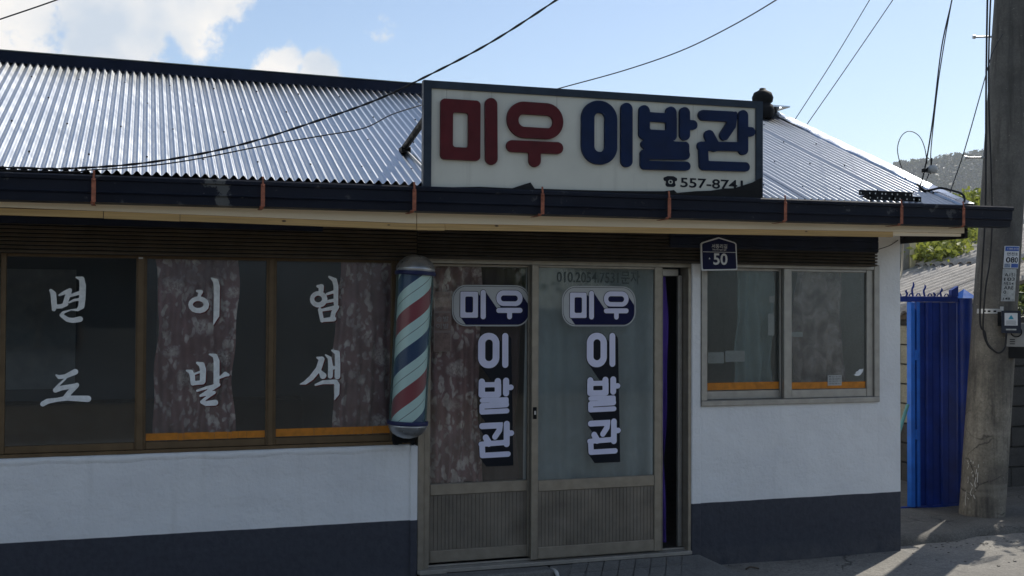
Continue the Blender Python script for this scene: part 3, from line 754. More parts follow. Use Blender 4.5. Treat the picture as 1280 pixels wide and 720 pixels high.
for j, y in enumerate(YS):
    q = 0.004 * math.sin(6 * y) + 0.003 * math.sin(17 * y)
    vv += [(a + (q if i < 2 else 0), y, rz(y) + b + q * 0.6) for i, (a, b) in enumerate(prof)]
vg.add(vv, [(j * 6 + a, j * 6 + a + 1, (j + 1) * 6 + a + 1, (j + 1) * 6 + a) for j in range(len(YS) - 1) for a in range(5)])
vg.build('verge_flashing', M_FLASH, ROOF)
MB().extz([(5.25, 3.515), (5.52, 3.520), (5.52, 3.532), (5.25, 3.532)], 1.62, 1.98).build('ridge_flashing', M_FLASH, ROOF)

# ---- eave: fascia, battens, gutter with rusty straps
SH = 0.006
def bat_top(x): return float(np.interp(x, [-4.2, -0.73, 1.527, 1.54, 3.0, 4.9, 5.5], [2.215, 2.212, 2.190, 2.193, 2.208, 2.232, 2.236]))
xs = list(np.linspace(XL, 1.525, 30)); fb = [(x, bat_top(x)) for x in xs]
MB().extz(fb + [(1.525, 2.40), (XL, 2.40)], -0.62, -0.600).build('fascia', M_BEIGE, SHOP)
xs = list(np.linspace(1.529, 5.50, 30)); fb = [(x, bat_top(x)) for x in xs]
MB().extz(fb + [(5.50, 2.42), (1.529, 2.40)], -0.622, -0.600).build('fascia', M_BEIGE, SHOP)
for x0, x1, d in ((XL, -0.22, 0), (-0.216, 0.18, 0.002), (0.183, 1.527, 0), (1.530, 1.70, 0.004), (1.703, 4.905, 0)):
    z0, z1 = bat_top(x0 + .01), bat_top(x1 - 0.01)
    MB().extz([(x0, z0 - 0.037 - d), (x1, z1 - 0.037 - d), (x1, z1 - 0.001), (x0, z0 - 0.001)], -0.612 - d, -0.58).build('batten', M_WOOD, SHOP)
MB().extz([(4.91, bat_top(4.91) - 0.028), (5.485, bat_top(5.485) - 0.022), (5.485, bat_top(5.485) - 0.002), (4.91, bat_top(4.91) - 0.002)], -0.606, -0.58).build('batten', M_BEIGE, SHOP)
MB().box(5.503, 5.53, -0.622, 4.9, 2.20, 2.40).build('gable_board', M_BLACK, SHOP)
GUT = MB().prismx([(-0.630, 2.395), (-0.765, 2.400), (-0.772, 2.392), (-0.770, 2.374), (-0.756, 2.368), (-0.752, 2.318), (-0.757, 2.310), (-0.740, 2.300), (-0.733, 2.258), (-0.64, 2.255), (-0.636, 2.262), (-0.728, 2.265), (-0.745, 2.372), (-0.75, 2.388), (-0.634, 2.385)], XL - 0.1, 5.80, SH, 2.1).build('gutter', M_GUTTER, SHOP)
for i, xb in enumerate((-1.15, -0.262, 0.615, 1.474, 2.264, 3.108, 3.944, 4.848, 5.36)):
    zt = 2.40 + SH * (xb - 2.1); dx = random.uniform(0.002, 0.018)
    b = MB()
    pth = [(-0.770, zt + 0.022), (-0.778, zt - 0.02), (-0.776, zt - 0.142), (-0.766, zt - 0.153), (-0.640, zt - 0.151)]
    for a, (p, q) in enumerate(zip(pth[:-1], pth[1:])):
        o_ = -dx if a >= 2 else 0; o0 = 0 if a < 2 else -dx
        wd = 0.0055 if a == 0 else 0.011
        b.add([(xb - wd + o0 * (a > 2) + (o0 if a == 2 else 0), p[0], p[1]), (xb + wd + o0, p[0], p[1]), (xb + wd + o_, q[0], q[1]), (xb - wd + o_, q[0], q[1]),
               (xb - wd + o0, p[0] - 0.003, p[1] - 0.003), (xb + wd + o0, p[0] - 0.003, p[1] - 0.003), (xb + wd + o_, q[0] - 0.003, q[1] - 0.003), (xb - wd + o_, q[0] - 0.003, q[1] - 0.003)],
              [(0, 1, 2, 3), (7, 6, 5, 4), (0, 4, 5, 1), (2, 6, 7, 3), (1, 5, 6, 2), (3, 7, 4, 0)])
    b.lathe([(0.0001, 0.006), (0.006, 0.005), (0.006, 0)], 8, Matrix.Translation((xb, -0.782, zt - 0.03)) @ Matrix.Rotation(rad(90), 4, 'X'))
    b.build('gutter_strap', M_RUST, GUT)

# ---- roller shutter housings above windows and door
def shutter(x0, x1, z0, mat, ns):
    sh = MB().box(x0 + 0.004, x1 - 0.004, -0.075, -0.002, z0, 2.258).build('roller_shutter', M_BLACK, SHOP)
    pr = [(-0.076, 0.0), (-0.094, 0.002), (-0.102, 0.008), (-0.094, 0.014), (-0.076, 0.016)]
    b = MB().prismx([(y, z + z0 + 0.002) for y, z in pr], x0, x1)
    first = b.build('slat', mat, sh)
    for i in range(1, ns): twin(first, sh, (0, random.uniform(-0.0012, 0.0012), 0.0232 * i), 'slat')
    return sh
SHL = shutter(XL, 1.655, 1.996, M_SHUT_BROWN, 11)
SHR = shutter(1.664, 5.163, 2.012, M_SHUT_NAVY, 10)
MB().prismx([(-0.082, 2.115), (-0.112, 2.118), (-0.114, 2.136), (-0.108, 2.140), (-0.114, 2.15), (-0.114, 2.19), (-0.108, 2.195), (-0.113, 2.203), (-0.113, 2.245), (-0.082, 2.247)], 3.45, 5.161).build('shutter_cover', M_NAVY, SHR)
MB().prismx([(-0.082, 2.162), (-0.110, 2.164), (-0.112, 2.20), (-0.108, 2.205), (-0.112, 2.21), (-0.112, 2.245), (-0.082, 2.247)], XL, 1.05).build('shutter_cover', M_NAVY, SHL)

# ---- sashes
def sash(par, x0, x1, z0, z1, y0, y1, st, br, tr, fm, gm, panes_y=None, stL=None, stR=None):
    stL = st if stL is None else stL; stR = st if stR is None else stR
    MB().bev(x0, x0 + stL, y0, y1, z0, z1, 0.003).build('stile', fm, par)
    MB().bev(x1 - stR, x1, y0, y1, z0, z1, 0.003).build('stile', fm, par)
    MB().bev(x0 + stL + 0.0005, x1 - stR - 0.0005, y0 + 0.003, y1 - 0.002, z0 + 0.001, z0 + br, 0.003).build('rail', fm, par)
    MB().bev(x0 + stL + 0.0005, x1 - stR - 0.0005, y0 + 0.003, y1 - 0.002, z1 - tr, z1 - 0.001, 0.003).build('rail', fm, par)
    py = (y0 + y1) / 2 if panes_y is None else panes_y
    MB().box(x0 + stL - 0.004, x1 - stR + 0.004, py, py + 0.004, z0 + br - 0.004, z1 - tr + 0.004).build('pane', gm, par)

# left shop window, bronze frame
WL = MB().box(XL, 1.675, 0.012, 0.12, 0.806, 0.826).build('window', M_FRAME_BROWN, SHOP)
MB().box(XL, 1.675, 0.012, 0.12, 2.0, 2.05).build('head_rail', M_FRAME_BROWN, WL)
MB().box(1.545, 1.675, 0.010, 0.12, 0.8265, 1.9995).build('jamb', M_FRAME_BROWN, WL)
lef = [(-3.10, -2.33, M_GLASS), (-2.33, -1.56, M_GLASS_WOVEN), (-1.56, -0.80, M_GLASS), (-0.795, -0.020, M_GLASS), (-0.018, 0.752, M_GLASS_WOVEN), (0.754, 1.545, M_GLASS_WOVEN)]
for i, (a, b, g) in enumerate(lef):
    sash(WL, a, b, 0.827, 1.9995, 0.020, 0.050, 0.030, 0.045, 0.02, M_FRAME_BROWN, g, 0.0345)
MB().bev(-0.040, -0.002, 0.004, 0.0195, 0.828, 1.999, 0.003).build('meeting_stile', M_FRAME_BROWN, WL)
MB().bev(0.735, 0.768, 0.006, 0.0195, 0.828, 1.999, 0.003).build('meeting_stile', M_FRAME_BROWN, WL)
MB().box(-0.037, -0.012, 0.001, 0.0038, 1.977, 1.987).build('latch', M_STEEL, WL)
def tape(par, x0, x1, z0, z1, y, cuts):
    es = [x0] + sorted(random.uniform(x0 + 0.03, x1 - 0.03) for _ in range(cuts)) + [x1]
    for a, b in zip(es[:-1], es[1:]):
        d = random.uniform(-0.002, 0.002)
        MB().box(a + 0.001, b - 0.0008, y, y + 0.0012, z0 + d, z1 + d).build('tape_strip', M_ORANGE, par)
tape(WL, 0.013, 0.721, 0.877, 0.920, 0.0325, 9); tape(WL, 0.786, 1.513, 0.878, 0.926, 0.0325, 3)
for g in ('myeon', 'do', 'i', 'bal', 'yeom', 'saek'):
    glyph('letter', GL[g], 0.0318, 0.0332, M_LETTER_WHITE, WL, 0.004)
    if g not in ('myeon', 'do'):
        glyph('letter_outline', moved(GL[g], 1, 1, 0.006, -0.006), 0.0334, 0.0342, M_LETTER_SHADOW, WL, 0.004)

# entrance: two sliding doors in an aluminium frame, the opening on the right stands ajar
DF = MB().box(1.692, 3.670, 0.0, 0.125, 1.985, 2.05).build('door_frame', M_ALU, SHOP)
MB().bev(1.692, 1.735, -0.004, 0.125, -0.02, 1.9845, 0.003).build('jamb', M_ALU, DF)
MB().bev(1.737, 1.772, 0.012, 0.125, -0.02, 1.9845, 0.003).build('jamb', M_ALU, DF)
MB().bev(3.648, 3.6705, -0.004, 0.125, -0.02, 1.9845, 0.003).build('jamb', M_ALU, DF)
MB().bev(1.692, 3.6705, -0.024, 0.125, -0.036, -0.010, 0.003).build('sill_track', M_ALU_GREY, DF)
MB().bev(1.70, 1.88, -0.050, -0.0245, -0.034, -0.006, 0.002).build('sill_plate', M_ALU_GREY, DF)
MB().box(1.774, 3.646, 0.048, 0.053, -0.0078, 0.004).build('track_rib', M_ALU_GREY, DF)
def sliding_door(x0, x1, z0, y0, glass, stl, strr):
    d = MB().bev(x0, x0 + stl, y0, y0 + 0.034, z0, 1.984, 0.003).build('sliding_door', M_ALU, SHOP)
    MB().bev(x1 - strr, x1, y0, y0 + 0.034, z0, 1.984, 0.003).build('stile', M_ALU, d)
    xa, xb = x0 + stl + 0.0005, x1 - strr - 0.0005
    MB().bev(xa, xb, y0 + 0.003, y0 + 0.031, 1.966, 1.983, 0.003).build('rail', M_ALU, d)
    MB().bev(xa, xb, y0 + 0.002, y0 + 0.032, 0.455, 0.530, 0.004).build('rail', M_ALU, d)
    MB().bev(xa, xb, y0 + 0.002, y0 + 0.032, z0 + 0.002, z0 + 0.080, 0.004).build('rail', M_ALU, d)
    MB().box(xa - 0.003, xb + 0.003, y0 + 0.016, y0 + 0.020, 0.527, 1.969).build('pane', glass, d)
    p = MB(); n = max(1, int(round((xb - xa) / 0.0260))); dx = (xb - xa) / n; v = []; zs = (z0 + 0.078, 0.458)
    for i in range(n):
        a = xa + dx * i
        for u_, yy in ((0.0, 0.0135), (0.06, 0.0135), (0.12, 0.0105), (0.92, 0.0105), (0.97, 0.0135)): v.append((a + dx * u_, y0 + yy))
    v.append((xb, y0 + 0.0135)); k = len(v)
    p.add([(a, b, z) for z in zs for a, b in v], [(i, i + 1, k + i + 1, k + i) for i in range(k - 1)])
    p.build('kick_panel', M_ALU_DARK, d)
    return d
DL = sliding_door(1.776, 2.500, 0.012, 0.058, M_GLASS_DOOR, 0.014, 0.03)
DR = sliding_door(2.478, 3.447, 0.000, 0.006, M_GLASS_FROST, 0.048, 0.056)
MB().bev(3.447, 3.452, 0.004, 0.012, 0.0, 1.984, 0.001).build('edge_strip', M_ALU, DR)
hd = MB().bev(2.487, 2.512, -0.002, 0.0055, 0.945, 1.025, 0.002).build('finger_pull', M_BLACK, DR)
MB().box(2.493, 2.506, -0.004, -0.0022, 0.975, 1.0).build('latch', M_STEEL, hd)
# the back leaf seen in the gap
GLF = MB().bev(3.615, 3.645, 0.086, 0.118, 0.0, 1.93, 0.003).build('inner_leaf', M_ALU_GREY, SHOP)
MB().bev(3.45, 3.6145, 0.088, 0.116, 1.925, 1.975, 0.003).build('rail', M_ALU_GREY, GLF)
# right hand window, grey aluminium
WR = MB().bev(3.746, 5.242, -0.022, 0.11, 1.001, 1.040, 0.004).build('window', M_ALU_GREY, SHOP)
MB().bev(3.746, 3.790, -0.020, 0.11, 1.0405, 2.028, 0.003).build('jamb', M_ALU_GREY, WR)
MB().bev(5.196, 5.242, -0.020, 0.11, 1.0405, 2.028, 0.003).build('jamb', M_ALU_GREY, WR)
MB().bev(3.7905, 5.1955, -0.018, 0.11, 1.99, 2.028, 0.003).build('head_rail', M_ALU_GREY, WR)
sash(WR, 3.791, 4.45, 1.0405, 1.9895, 0.042, 0.072, 0.016, 0.062, 0.02, M_ALU_GREY, M_GLASS_RAIN, None, 0.016, 0.03)
sash(WR, 4.428, 5.1955, 1.0405, 1.9895, -0.002, 0.030, 0.064, 0.062, 0.02, M_ALU_GREY, M_GLASS_RAIN, None, 0.064, 0.056)
tape(WR, 3.81, 4.418, 1.107, 1.160, 0.0545, 0); tape(WR, 4.495, 5.136, 1.107, 1.156, 0.0115, 1)
# small things stuck on that window
MB().box(4.805, 4.925, 0.0095, 0.0112, 1.128, 1.205).build('sticker', M_PAPER, WR)
for i in range(4): text('print', ('통신 010', '4510-4550', '한국전기', '안전공사')[i], 4.812, 1.188 - i * 0.017, 0.011, 0.0088, M_DECAL_BLACK, WR, 0.105)
MB().extz([(5.03, 1.205), (5.055, 1.195), (5.085, 1.20), (5.11, 1.225), (5.118, 1.252), (5.10, 1.243), (5.085, 1.247), (5.068, 1.232), (5.045, 1.225), (5.052, 1.215)], 0.0095, 0.0112).build('sticker', M_LETTER_WHITE, WR)
for x0, x1, z0, z1 in ((3.84, 3.97, 1.30, 1.38), (3.98, 4.14, 1.31, 1.39), (4.335, 4.385, 1.50, 1.66), (4.345, 4.39, 1.74, 1.79)):
    MB().box(x0, x1, 0.066, 0.067, z0, z1).build('paper_note', M_PAPER, WR)
MB().box(4.50, 4.60, 0.022, 0.023, 1.49, 1.525).build('paper_note', M_PAPER, WR)

# ---- vinyl lettering on the doors
def door_vinyl(par, dx, y):
    pl = [(p[0], p[1] + dx, p[2], p[3] + dx, p[4], p[5]) for p in GL['plaque']]
    b = pl[0]
    glyph('plaque', pl, y, y + 0.0012, M_DECAL_GREY, par, 0.008)
    def inset(k): return [('r', b[1] + k, b[2] + k, b[3] - k, b[4] - k, b[5] - k)]
    outer, inner = inset(0.008), inset(0.0115)
    mb = MB(); contour(mb, lambda X, Z: np.maximum(sdf(outer, X, Z), -sdf(inner, X, Z)), bounds(outer, 0.01), 0.0035, y - 0.0008, y - 0.0008)
    mb.build('plaque_line', M_DECAL_BLACK, par)
    L1 = moved(GL['door_mi'], 1, 1, dx, 0); L2 = moved(GL['door_u'], 1, 1, dx, 0)
    both = L1 + L2
    def shade(X, Z):
        d = np.minimum(sdf(L1, X, Z), sdf(L2, X, Z))
        for k in range(1, 26):
            d = np.minimum(d, np.minimum(sdf(L1, X - 0.0065 * k, Z + 0.009 * k), sdf(L2, X - 0.0065 * k, Z + 0.009 * k)))
        return np.maximum(d, sdf(inner, X, Z))
    mb = MB(); contour(mb, shade, bounds(inner, 0.01), 0.005, y - 0.0016, y - 0.0016); mb.build('plaque_shadow', M_DECAL_NAVY, par)
    for L in (L1, L2):
        glyph('letter_outline', L, y - 0.0024, y - 0.0020, M_DECAL_BLACK, par, 0.004, 0.0035)
        glyph('letter', L, y - 0.0032, y - 0.0026, M_DECAL, par, 0.004)
    bb, bg_ = GL['box_bal'][0], GL['box_gwan'][0]
    LS = [GL['door_i'], fit_box(GL['sign_bal'], bb[1:5]), fit_box(GL['sign_gwan'], bg_[1:5])]
    LS = [moved(L, 1, 1, dx, 0) for L in LS]
    zt = bounds(LS[0], 0)[3]; xt = bounds(LS[0], 0)[1]; zb = bounds(LS[2], 0)[2] - 0.058
    def sh(X, Z):
        d = np.full(X.shape, 9.0)
        for L in LS:
            e0 = sdf(L, X, Z) - 0.004
            for k in range(1, 44): e0 = np.minimum(e0, sdf(L, X - 0.0034 * k, Z + 0.0046 * k) - 0.004)
            d = np.minimum(d, e0)
        clip = X - (xt + 0.020 + 0.022 * (zt - Z))
        e1 = np.minimum.reduce([sdf(L, X, Z) - 0.004 for L in LS])
        return np.minimum(np.maximum(np.maximum(d, clip), zb - Z), e1)
    mb = MB(); contour(mb, sh, (bounds(LS[1], 0.02)[0], xt + 0.09, zb - 0.01, zt + 0.02), 0.005, y - 0.0006, y - 0.0006); mb.build('letter_shadow', M_DECAL_BLACK, par)
    for L in LS: glyph('letter', L, y - 0.0026, y - 0.0020, M_DECAL, par, 0.0038)
door_vinyl(DL, 0.012, 0.0725)
door_vinyl(DR, 0.775, 0.0205)
text('phone_lettering', '010.2054.7531문자', 2.66, 1.862, 0.092, 0.0195, M_DECAL_FADED, DR, 0.62, 0.012)
NT = MB().box(1.815, 1.935, 0.082, 0.0835, 1.40, 1.80).build('notice', M_PAPER_DIM, DL)
for z0, z1 in ((1.405, 1.525), (1.54, 1.655), (1.67, 1.795)):
    MB().box(1.822, 1.928, 0.0805, 0.0815, z0, z1).build('notice_panel', plain('notice_print', (0.30, 0.20, 0.18), 0.8, 0, 0.35, 30), NT)
text('notice_lettering', '승발', 1.832, 1.60, 0.035, 0.0795, M_PAPER, NT, 0.085)
text('notice_lettering', '이발', 1.832, 1.552, 0.035, 0.0795, M_PAPER, NT, 0.085)
# ------------------------------------------------------------------ curtains and things inside, behind the glass
def curtain(x0, x1, z0, z1, y, mat, folds, amp, label, cat='curtain', hem=0.0, group=None, ph=0.0, sway=1.0):
    nx, nz = max(40, int((x1 - x0) * 130)), 24; v = []
    for j in range(nz + 1):
        t = j / nz
        for i in range(nx + 1):
            s = i / nx; a = amp * (0.5 + 0.7 * t)
            xx = x0 + (x1 - x0) * (0.5 + (s - 0.5) * (1.0 - 0.10 * sway * math.sin(3.1 * t + ph))) + 0.014 * sway * math.sin(7 * t + 6 * s + ph) + 0.006 * sway * math.sin(19 * t + 11 * s)
            v.append((xx, y + a * math.sin(2 * math.pi * folds * s + ph + 0.6 * math.sin(3 * s + 2 * t)) + 0.3 * a * math.sin(17 * s + 3 * t), z1 + (z0 - z1) * t - hem * t * math.sin(3.3 * s + ph) ** 2))
    m = MB(); m.add(v, [(j * (nx + 1) + i, j * (nx + 1) + i + 1, (j + 1) * (nx + 1) + i + 1, (j + 1) * (nx + 1) + i) for j in range(nz) for i in range(nx)], True)
    o = m.build('curtain', mat); return tag(o, label, cat, group)
CG = 'curtains behind the shop glass'
curtain(0.05, 0.56, 0.83, 2.02, 0.078, M_CURTAIN, 5.5, 0.019, 'dusky floral curtain in the shop window, two panes away from the barber pole', group=CG)
curtain(1.16, 1.56, 0.83, 2.02, 0.078, M_CURTAIN, 4.5, 0.019, 'dusky floral curtain in the shop window pane right beside the barber pole', group=CG, ph=1.3)
curtain(1.79, 2.16, 0.53, 2.02, 0.122, M_CURTAIN, 4.5, 0.020, 'dusky floral curtain with ragged hem behind the left sliding door', group=CG, hem=0.05, ph=0.5)
curtain(1.79, 2.47, 0.30, 2.02, 0.185, M_CURTAIN_PINK, 5, 0.015, 'plain dusty pink curtain, darkened like the dim room, behind the left sliding door', group=CG)
curtain(2.475, 3.448, 0.40, 2.02, 0.135, M_CURTAIN_GREY, 6, 0.025, 'pale grey curtain behind the frosted right sliding door', group=CG, ph=0.9, sway=0.1)
curtain(3.456, 3.545, 0.03, 1.92, 0.135, M_CURTAIN_VIOLET, 2, 0.012, 'violet curtain in the narrow gap beside the sliding door', group=CG)
curtain(4.10, 4.42, 1.00, 2.02, 0.13, M_CURTAIN_TEAL, 3, 0.02, 'grey-green curtain behind the left sash of the small window', group=CG)
curtain(4.60, 5.02, 1.00, 2.02, 0.13, M_CURTAIN_SOFT, 4, 0.016, 'dusky mauve curtain behind the right sash of the small window', group=CG, ph=2.0)
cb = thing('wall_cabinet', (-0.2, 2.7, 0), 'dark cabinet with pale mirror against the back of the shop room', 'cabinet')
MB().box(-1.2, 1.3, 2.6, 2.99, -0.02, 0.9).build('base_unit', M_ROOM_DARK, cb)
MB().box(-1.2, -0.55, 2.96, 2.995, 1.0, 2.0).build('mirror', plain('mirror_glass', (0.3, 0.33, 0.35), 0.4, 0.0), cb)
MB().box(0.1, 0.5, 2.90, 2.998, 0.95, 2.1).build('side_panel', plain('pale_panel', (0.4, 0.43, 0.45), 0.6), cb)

# ------------------------------------------------------------------ entrance step, ramp
ks = MB().bev(1.692, 2.585, -0.16, -0.0255, -0.3, -0.036, 0.010).build('door_step', M_STEP); struct(ks)
rp = MB()
rp.add([(2.60, -0.026, -0.040), (3.72, -0.026, -0.038), (3.93, -0.50, -0.142), (3.85, -0.75, -0.16), (2.72, -0.75, -0.16), (2.60, -0.4, -0.13),
        (2.60, -0.026, -0.3), (3.72, -0.026, -0.3), (3.93, -0.50, -0.3), (3.85, -0.75, -0.3), (2.72, -0.75, -0.3), (2.60, -0.4, -0.3)],
       [(0, 5, 4, 3, 2, 1)] + [(i, (i + 1) % 6, 6 + (i + 1) % 6, 6 + i) for i in range(6)])
RP = struct(rp.build('entrance_ramp', M_STEP))
def ramp_z(y): return -0.039 - (-0.026 - y) * 0.205
cnt = 0
for j in range(5):
    for i in range(-2, 12):
        ya, yb = -0.034 - 0.14 * j, -0.034 - 0.14 * (j + 1) + 0.010
        q = [(2.64 + 0.118 * i + 0.55 * (ya + 0.034) + 0.006, ya), (2.64 + 0.118 * (i + 1) + 0.55 * (ya + 0.034) - 0.004, ya),
             (2.64 + 0.118 * (i + 1) + 0.55 * (yb + 0.034) - 0.004, yb), (2.64 + 0.118 * i + 0.55 * (yb + 0.034) + 0.006, yb)]
        if min(a for a, b in q) < 2.605 or max(a for a, b in q) > 3.70 - 0.45 * (ya + 0.034): continue
        dz = random.uniform(-0.0015, 0.0015)
        t_ = MB().add([(a, b, ramp_z(b) + 0.006 + dz) for a, b in q] + [(a, b, ramp_z(b) - 0.01) for a, b in q],
                      [(0, 3, 2, 1), (0, 1, 5, 4), (1, 2, 6, 5), (2, 3, 7, 6), (3, 0, 4, 7)])
        t_.build('paving_piece', M_STEP, RP)
pv = MB().tube(smooth_path([(2.592, 0.0, -0.075), (2.592, -0.09, -0.050), (2.592, -0.185, -0.055), (2.594, -0.20, -0.13)], 4), 0.013, 10).build('drain_pipe', plain('pale_pipe', (0.5, 0.5, 0.48), 0.5))
tag(pv, 'short pale drain pipe poking out beside the entrance step', 'pipe')

# ------------------------------------------------------------------ shop sign on the eave
SG = thing('shop_sign', (2.66, -0.73, 2.36), 'long cream signboard with raised red and blue letters on the eave', 'sign')
K = 0.0080
def sz(x, z): return z + K * (x - 1.532)
def sbox(x0, x1, y0, y1, z0, z1): return MB().extz([(x0, sz(x0, z0)), (x1, sz(x1, z0)), (x1, sz(x1, z1)), (x0, sz(x0, z1))], y0, y1)
sbox(1.540, 3.782, -0.738, -0.712, 2.35, 3.015).build('board', M_SIGN, SG)
sbox(1.532, 1.580, -0.752, -0.708, 2.345, 3.021).build('frame', M_SIGN_FRAME, SG)
sbox(3.744, 3.792, -0.752, -0.708, 2.345, 3.021).build('frame', M_SIGN_FRAME, SG)
sbox(1.5805, 3.7435, -0.751, -0.708, 2.976, 3.0205).build('frame', M_SIGN_FRAME, SG)
sbox(1.5805, 3.7435, -0.751, -0.708, 2.346, 2.372).build('frame', M_SIGN_FRAME, SG)
for g in ('sign_mi', 'sign_u'): glyph('letter', GL[g], -0.760, -0.739, M_SIGN_RED, SG, 0.007)
for g in ('sign_i', 'sign_bal', 'sign_gwan'): glyph('letter', GL[g], -0.760, -0.739, M_SIGN_BLUE, SG, 0.007)
ph = [('s', [3.230, 2.527, 0.013, 3.256, 2.540, 0.013, 3.300, 2.540, 0.013, 3.322, 2.528, 0.013]), ('r', 3.222, 2.508, 3.244, 2.531, 0.006), ('r', 3.309, 2.510, 3.331, 2.532, 0.006),
      ('s', [3.262, 2.50, 0.026, 3.292, 2.50, 0.026]), ('r', 3.236, 2.462, 3.320, 2.492, 0.01), ('s', [3.255, 2.475, 0.018, 3.300, 2.475, 0.018]), ('c', 3.258, 2.482, 3.298, 2.520, 0.02), ('s', [3.278, 2.501, 0.010, 3.2782, 2.501, 0.010])]
ph = fit_box(ph, (3.085, 2.460, 3.183, 2.526))
glyph('telephone_symbol', ph, -0.7402, -0.7385, M_DECAL_BLACK, SG, 0.0032)
text('phone_number', '557-8741', 3.204, 2.459, 0.062, -0.7405, M_DECAL_BLACK, SG, 0.448, 0.018)
MB().tube([(1.572, -0.708, 2.83), (1.572, -0.08, 2.715)], 0.022, 8).build('strut', M_BLACK, SG)
MB().tube([(3.75, -0.708, 2.83), (3.76, -0.08, 2.715)], 0.022, 8).build('strut', M_BLACK, SG)
MB().box(1.545, 1.605, -0.12, -0.04, rz(-0.08) + 0.012, rz(-0.08) + 0.05).build('strut_foot', M_BLACK, SG)
MB().tube([(1.585, -0.10, rz(-0.10) + 0.03), (1.62, -0.60, rz(-0.60) + 0.03)], 0.009, 6).build('strut', M_STEEL, SG)
# torn black sheet lying between sign and gutter
tp = [(1.532, 2.388), (1.70, 2.398), (1.878, 2.408), (2.078, 2.407), (2.154, 2.434), (2.194, 2.447), (2.22, 2.411), (2.385, 2.412), (2.65, 2.415), (2.918, 2.422), (3.084, 2.428), (3.15, 2.438), (3.173, 2.421), (3.308, 2.437), (3.41, 2.444), (3.508, 2.462), (3.58, 2.466), (3.653, 2.490), (3.712, 2.509), (3.759, 2.533), (3.782, 2.543)]
t_ = MB(); tv = []
for i, (x, z) in enumerate(tp): tv += [(x, -0.756 + 0.001 * math.sin(9 * i), z), (x, -0.757, 2.385), (x, -0.748, 2.37)]
t_.add(tv, [(3 * i + a, 3 * i + a + 1, 3 * i + 4 + a, 3 * i + 3 + a) for i in range(len(tp) - 1) for a in (0, 1)])
o = t_.build('sealing_sheet', M_BLACK); sd = o.modifiers.new('thick', 'SOLIDIFY'); sd.thickness = 0.002; sd.offset = 0
tag(o, 'torn black sealing sheet along the foot of the signboard', 'sheet')

# ------------------------------------------------------------------ barber pole
BP = thing('barber_pole', (0, 0, 0), 'barber pole with red, white and blue spiral stripes and silver domes', 'barber pole')
def mat_stripes():
    m = Mat('spiral_stripes')
    tcn = m.n.new('ShaderNodeTexCoord'); sp = m.n.new('ShaderNodeSeparateXYZ'); m.l.new(tcn.outputs['Object'], sp.inputs[0])
    ang = m.math('ARCTAN2', sp.outputs[1], sp.outputs[0])
    t = m.math('SUBTRACT', m.math('MULTIPLY', sp.outputs[2], 1 / 0.51), m.math('MULTIPLY', ang, 1 / (2 * math.pi)))
    t = m.math('FRACT', m.math('ADD', t, 4.27))
    W = (0.76, 0.90, 0.88); R_ = (0.36, 0.055, 0.075); B_ = (0.02, 0.055, 0.16); D_ = (0.05, 0.06, 0.07)
    r = m.n.new('ShaderNodeValToRGB'); r.color_ramp.interpolation = 'CONSTANT'; e = r.color_ramp.elements
    st = [(0, R_), (0.22, W), (0.335, D_), (0.345, W), (0.48, B_), (0.68, W), (0.835, D_), (0.845, W)]
    st = [(0, R_), (0.23, W), (0.365, D_), (0.373, W), (0.50, B_), (0.73, W), (0.865, D_), (0.873, W)]
    while len(e) < len(st): e.new(0.5)
    for i, (p, c) in enumerate(st): e[i].position = p; e[i].color = (*c, 1)
    m.l.new(t, r.inputs['Fac'])
    m.col(r.outputs['Color']).set(Roughness=0.5); return m.m
MB().lathe([(0.104, 0.10), (0.104, 1.04)], 48).build('stripe_drum', mat_stripes(), BP, (0, 0, 0))
def mat_tube():
    m = Mat('acrylic_tube'); n, l = m.n, m.l; n.remove(m.b)
    tr = n.new('ShaderNodeBsdfTransparent'); tr.inputs['Color'].default_value = (0.88, 0.95, 0.94, 1)
    gl = n.new('ShaderNodeBsdfGlossy'); gl.inputs['Roughness'].default_value = 0.08
    lw = n.new('ShaderNodeLayerWeight'); lw.inputs['Blend'].default_value = 0.25
    df = n.new('ShaderNodeBsdfDiffuse'); df.inputs['Color'].default_value = (0.16, 0.30, 0.29, 1)
    m0 = n.new('ShaderNodeMixShader'); l.new(m.math('MULTIPLY', lw.outputs['Facing'], 0.75), m0.inputs[0]); l.new(tr.outputs[0], m0.inputs[1]); l.new(df.outputs[0], m0.inputs[2])
    m1 = n.new('ShaderNodeMixShader'); l.new(m.math('MULTIPLY', lw.outputs['Fresnel'], 0.9), m1.inputs[0]); l.new(m0.outputs[0], m1.inputs[1]); l.new(gl.outputs[0], m1.inputs[2])
    l.new(m1.outputs[0], m.out.inputs['Surface']); return m.m
MB().lathe([(0.118, 0.10), (0.118, 1.04)], 48).build('acrylic_tube', mat_tube(), BP, (0, 0, 0))
M_DOME = plain('worn_silver', (0.42, 0.44, 0.46), 0.35, 0.8, 0.2, 12)
dome = [(0.121, 1.04), (0.122, 1.062), (0.125, 1.065), (0.121, 1.072), (0.121, 1.082), (0.117, 1.086), (0.113, 1.100), (0.108, 1.104), (0.100, 1.118), (0.092, 1.122), (0.078, 1.136), (0.058, 1.148), (0.03, 1.155), (0.0001, 1.157)]
MB().lathe(dome, 48).build('dome', M_DOME, BP, (0, 0, 0))
dome2 = [(0.121, 0.10), (0.122, 0.085), (0.125, 0.081), (0.120, 0.075), (0.119, 0.066), (0.114, 0.061), (0.109, 0.048), (0.102, 0.043), (0.092, 0.030), (0.082, 0.025), (0.062, 0.012), (0.03, 0.003), (0.0001, 0.0)]
MB().lathe(dome2, 48).build('dome', M_DOME, BP, (0, 0, 0))
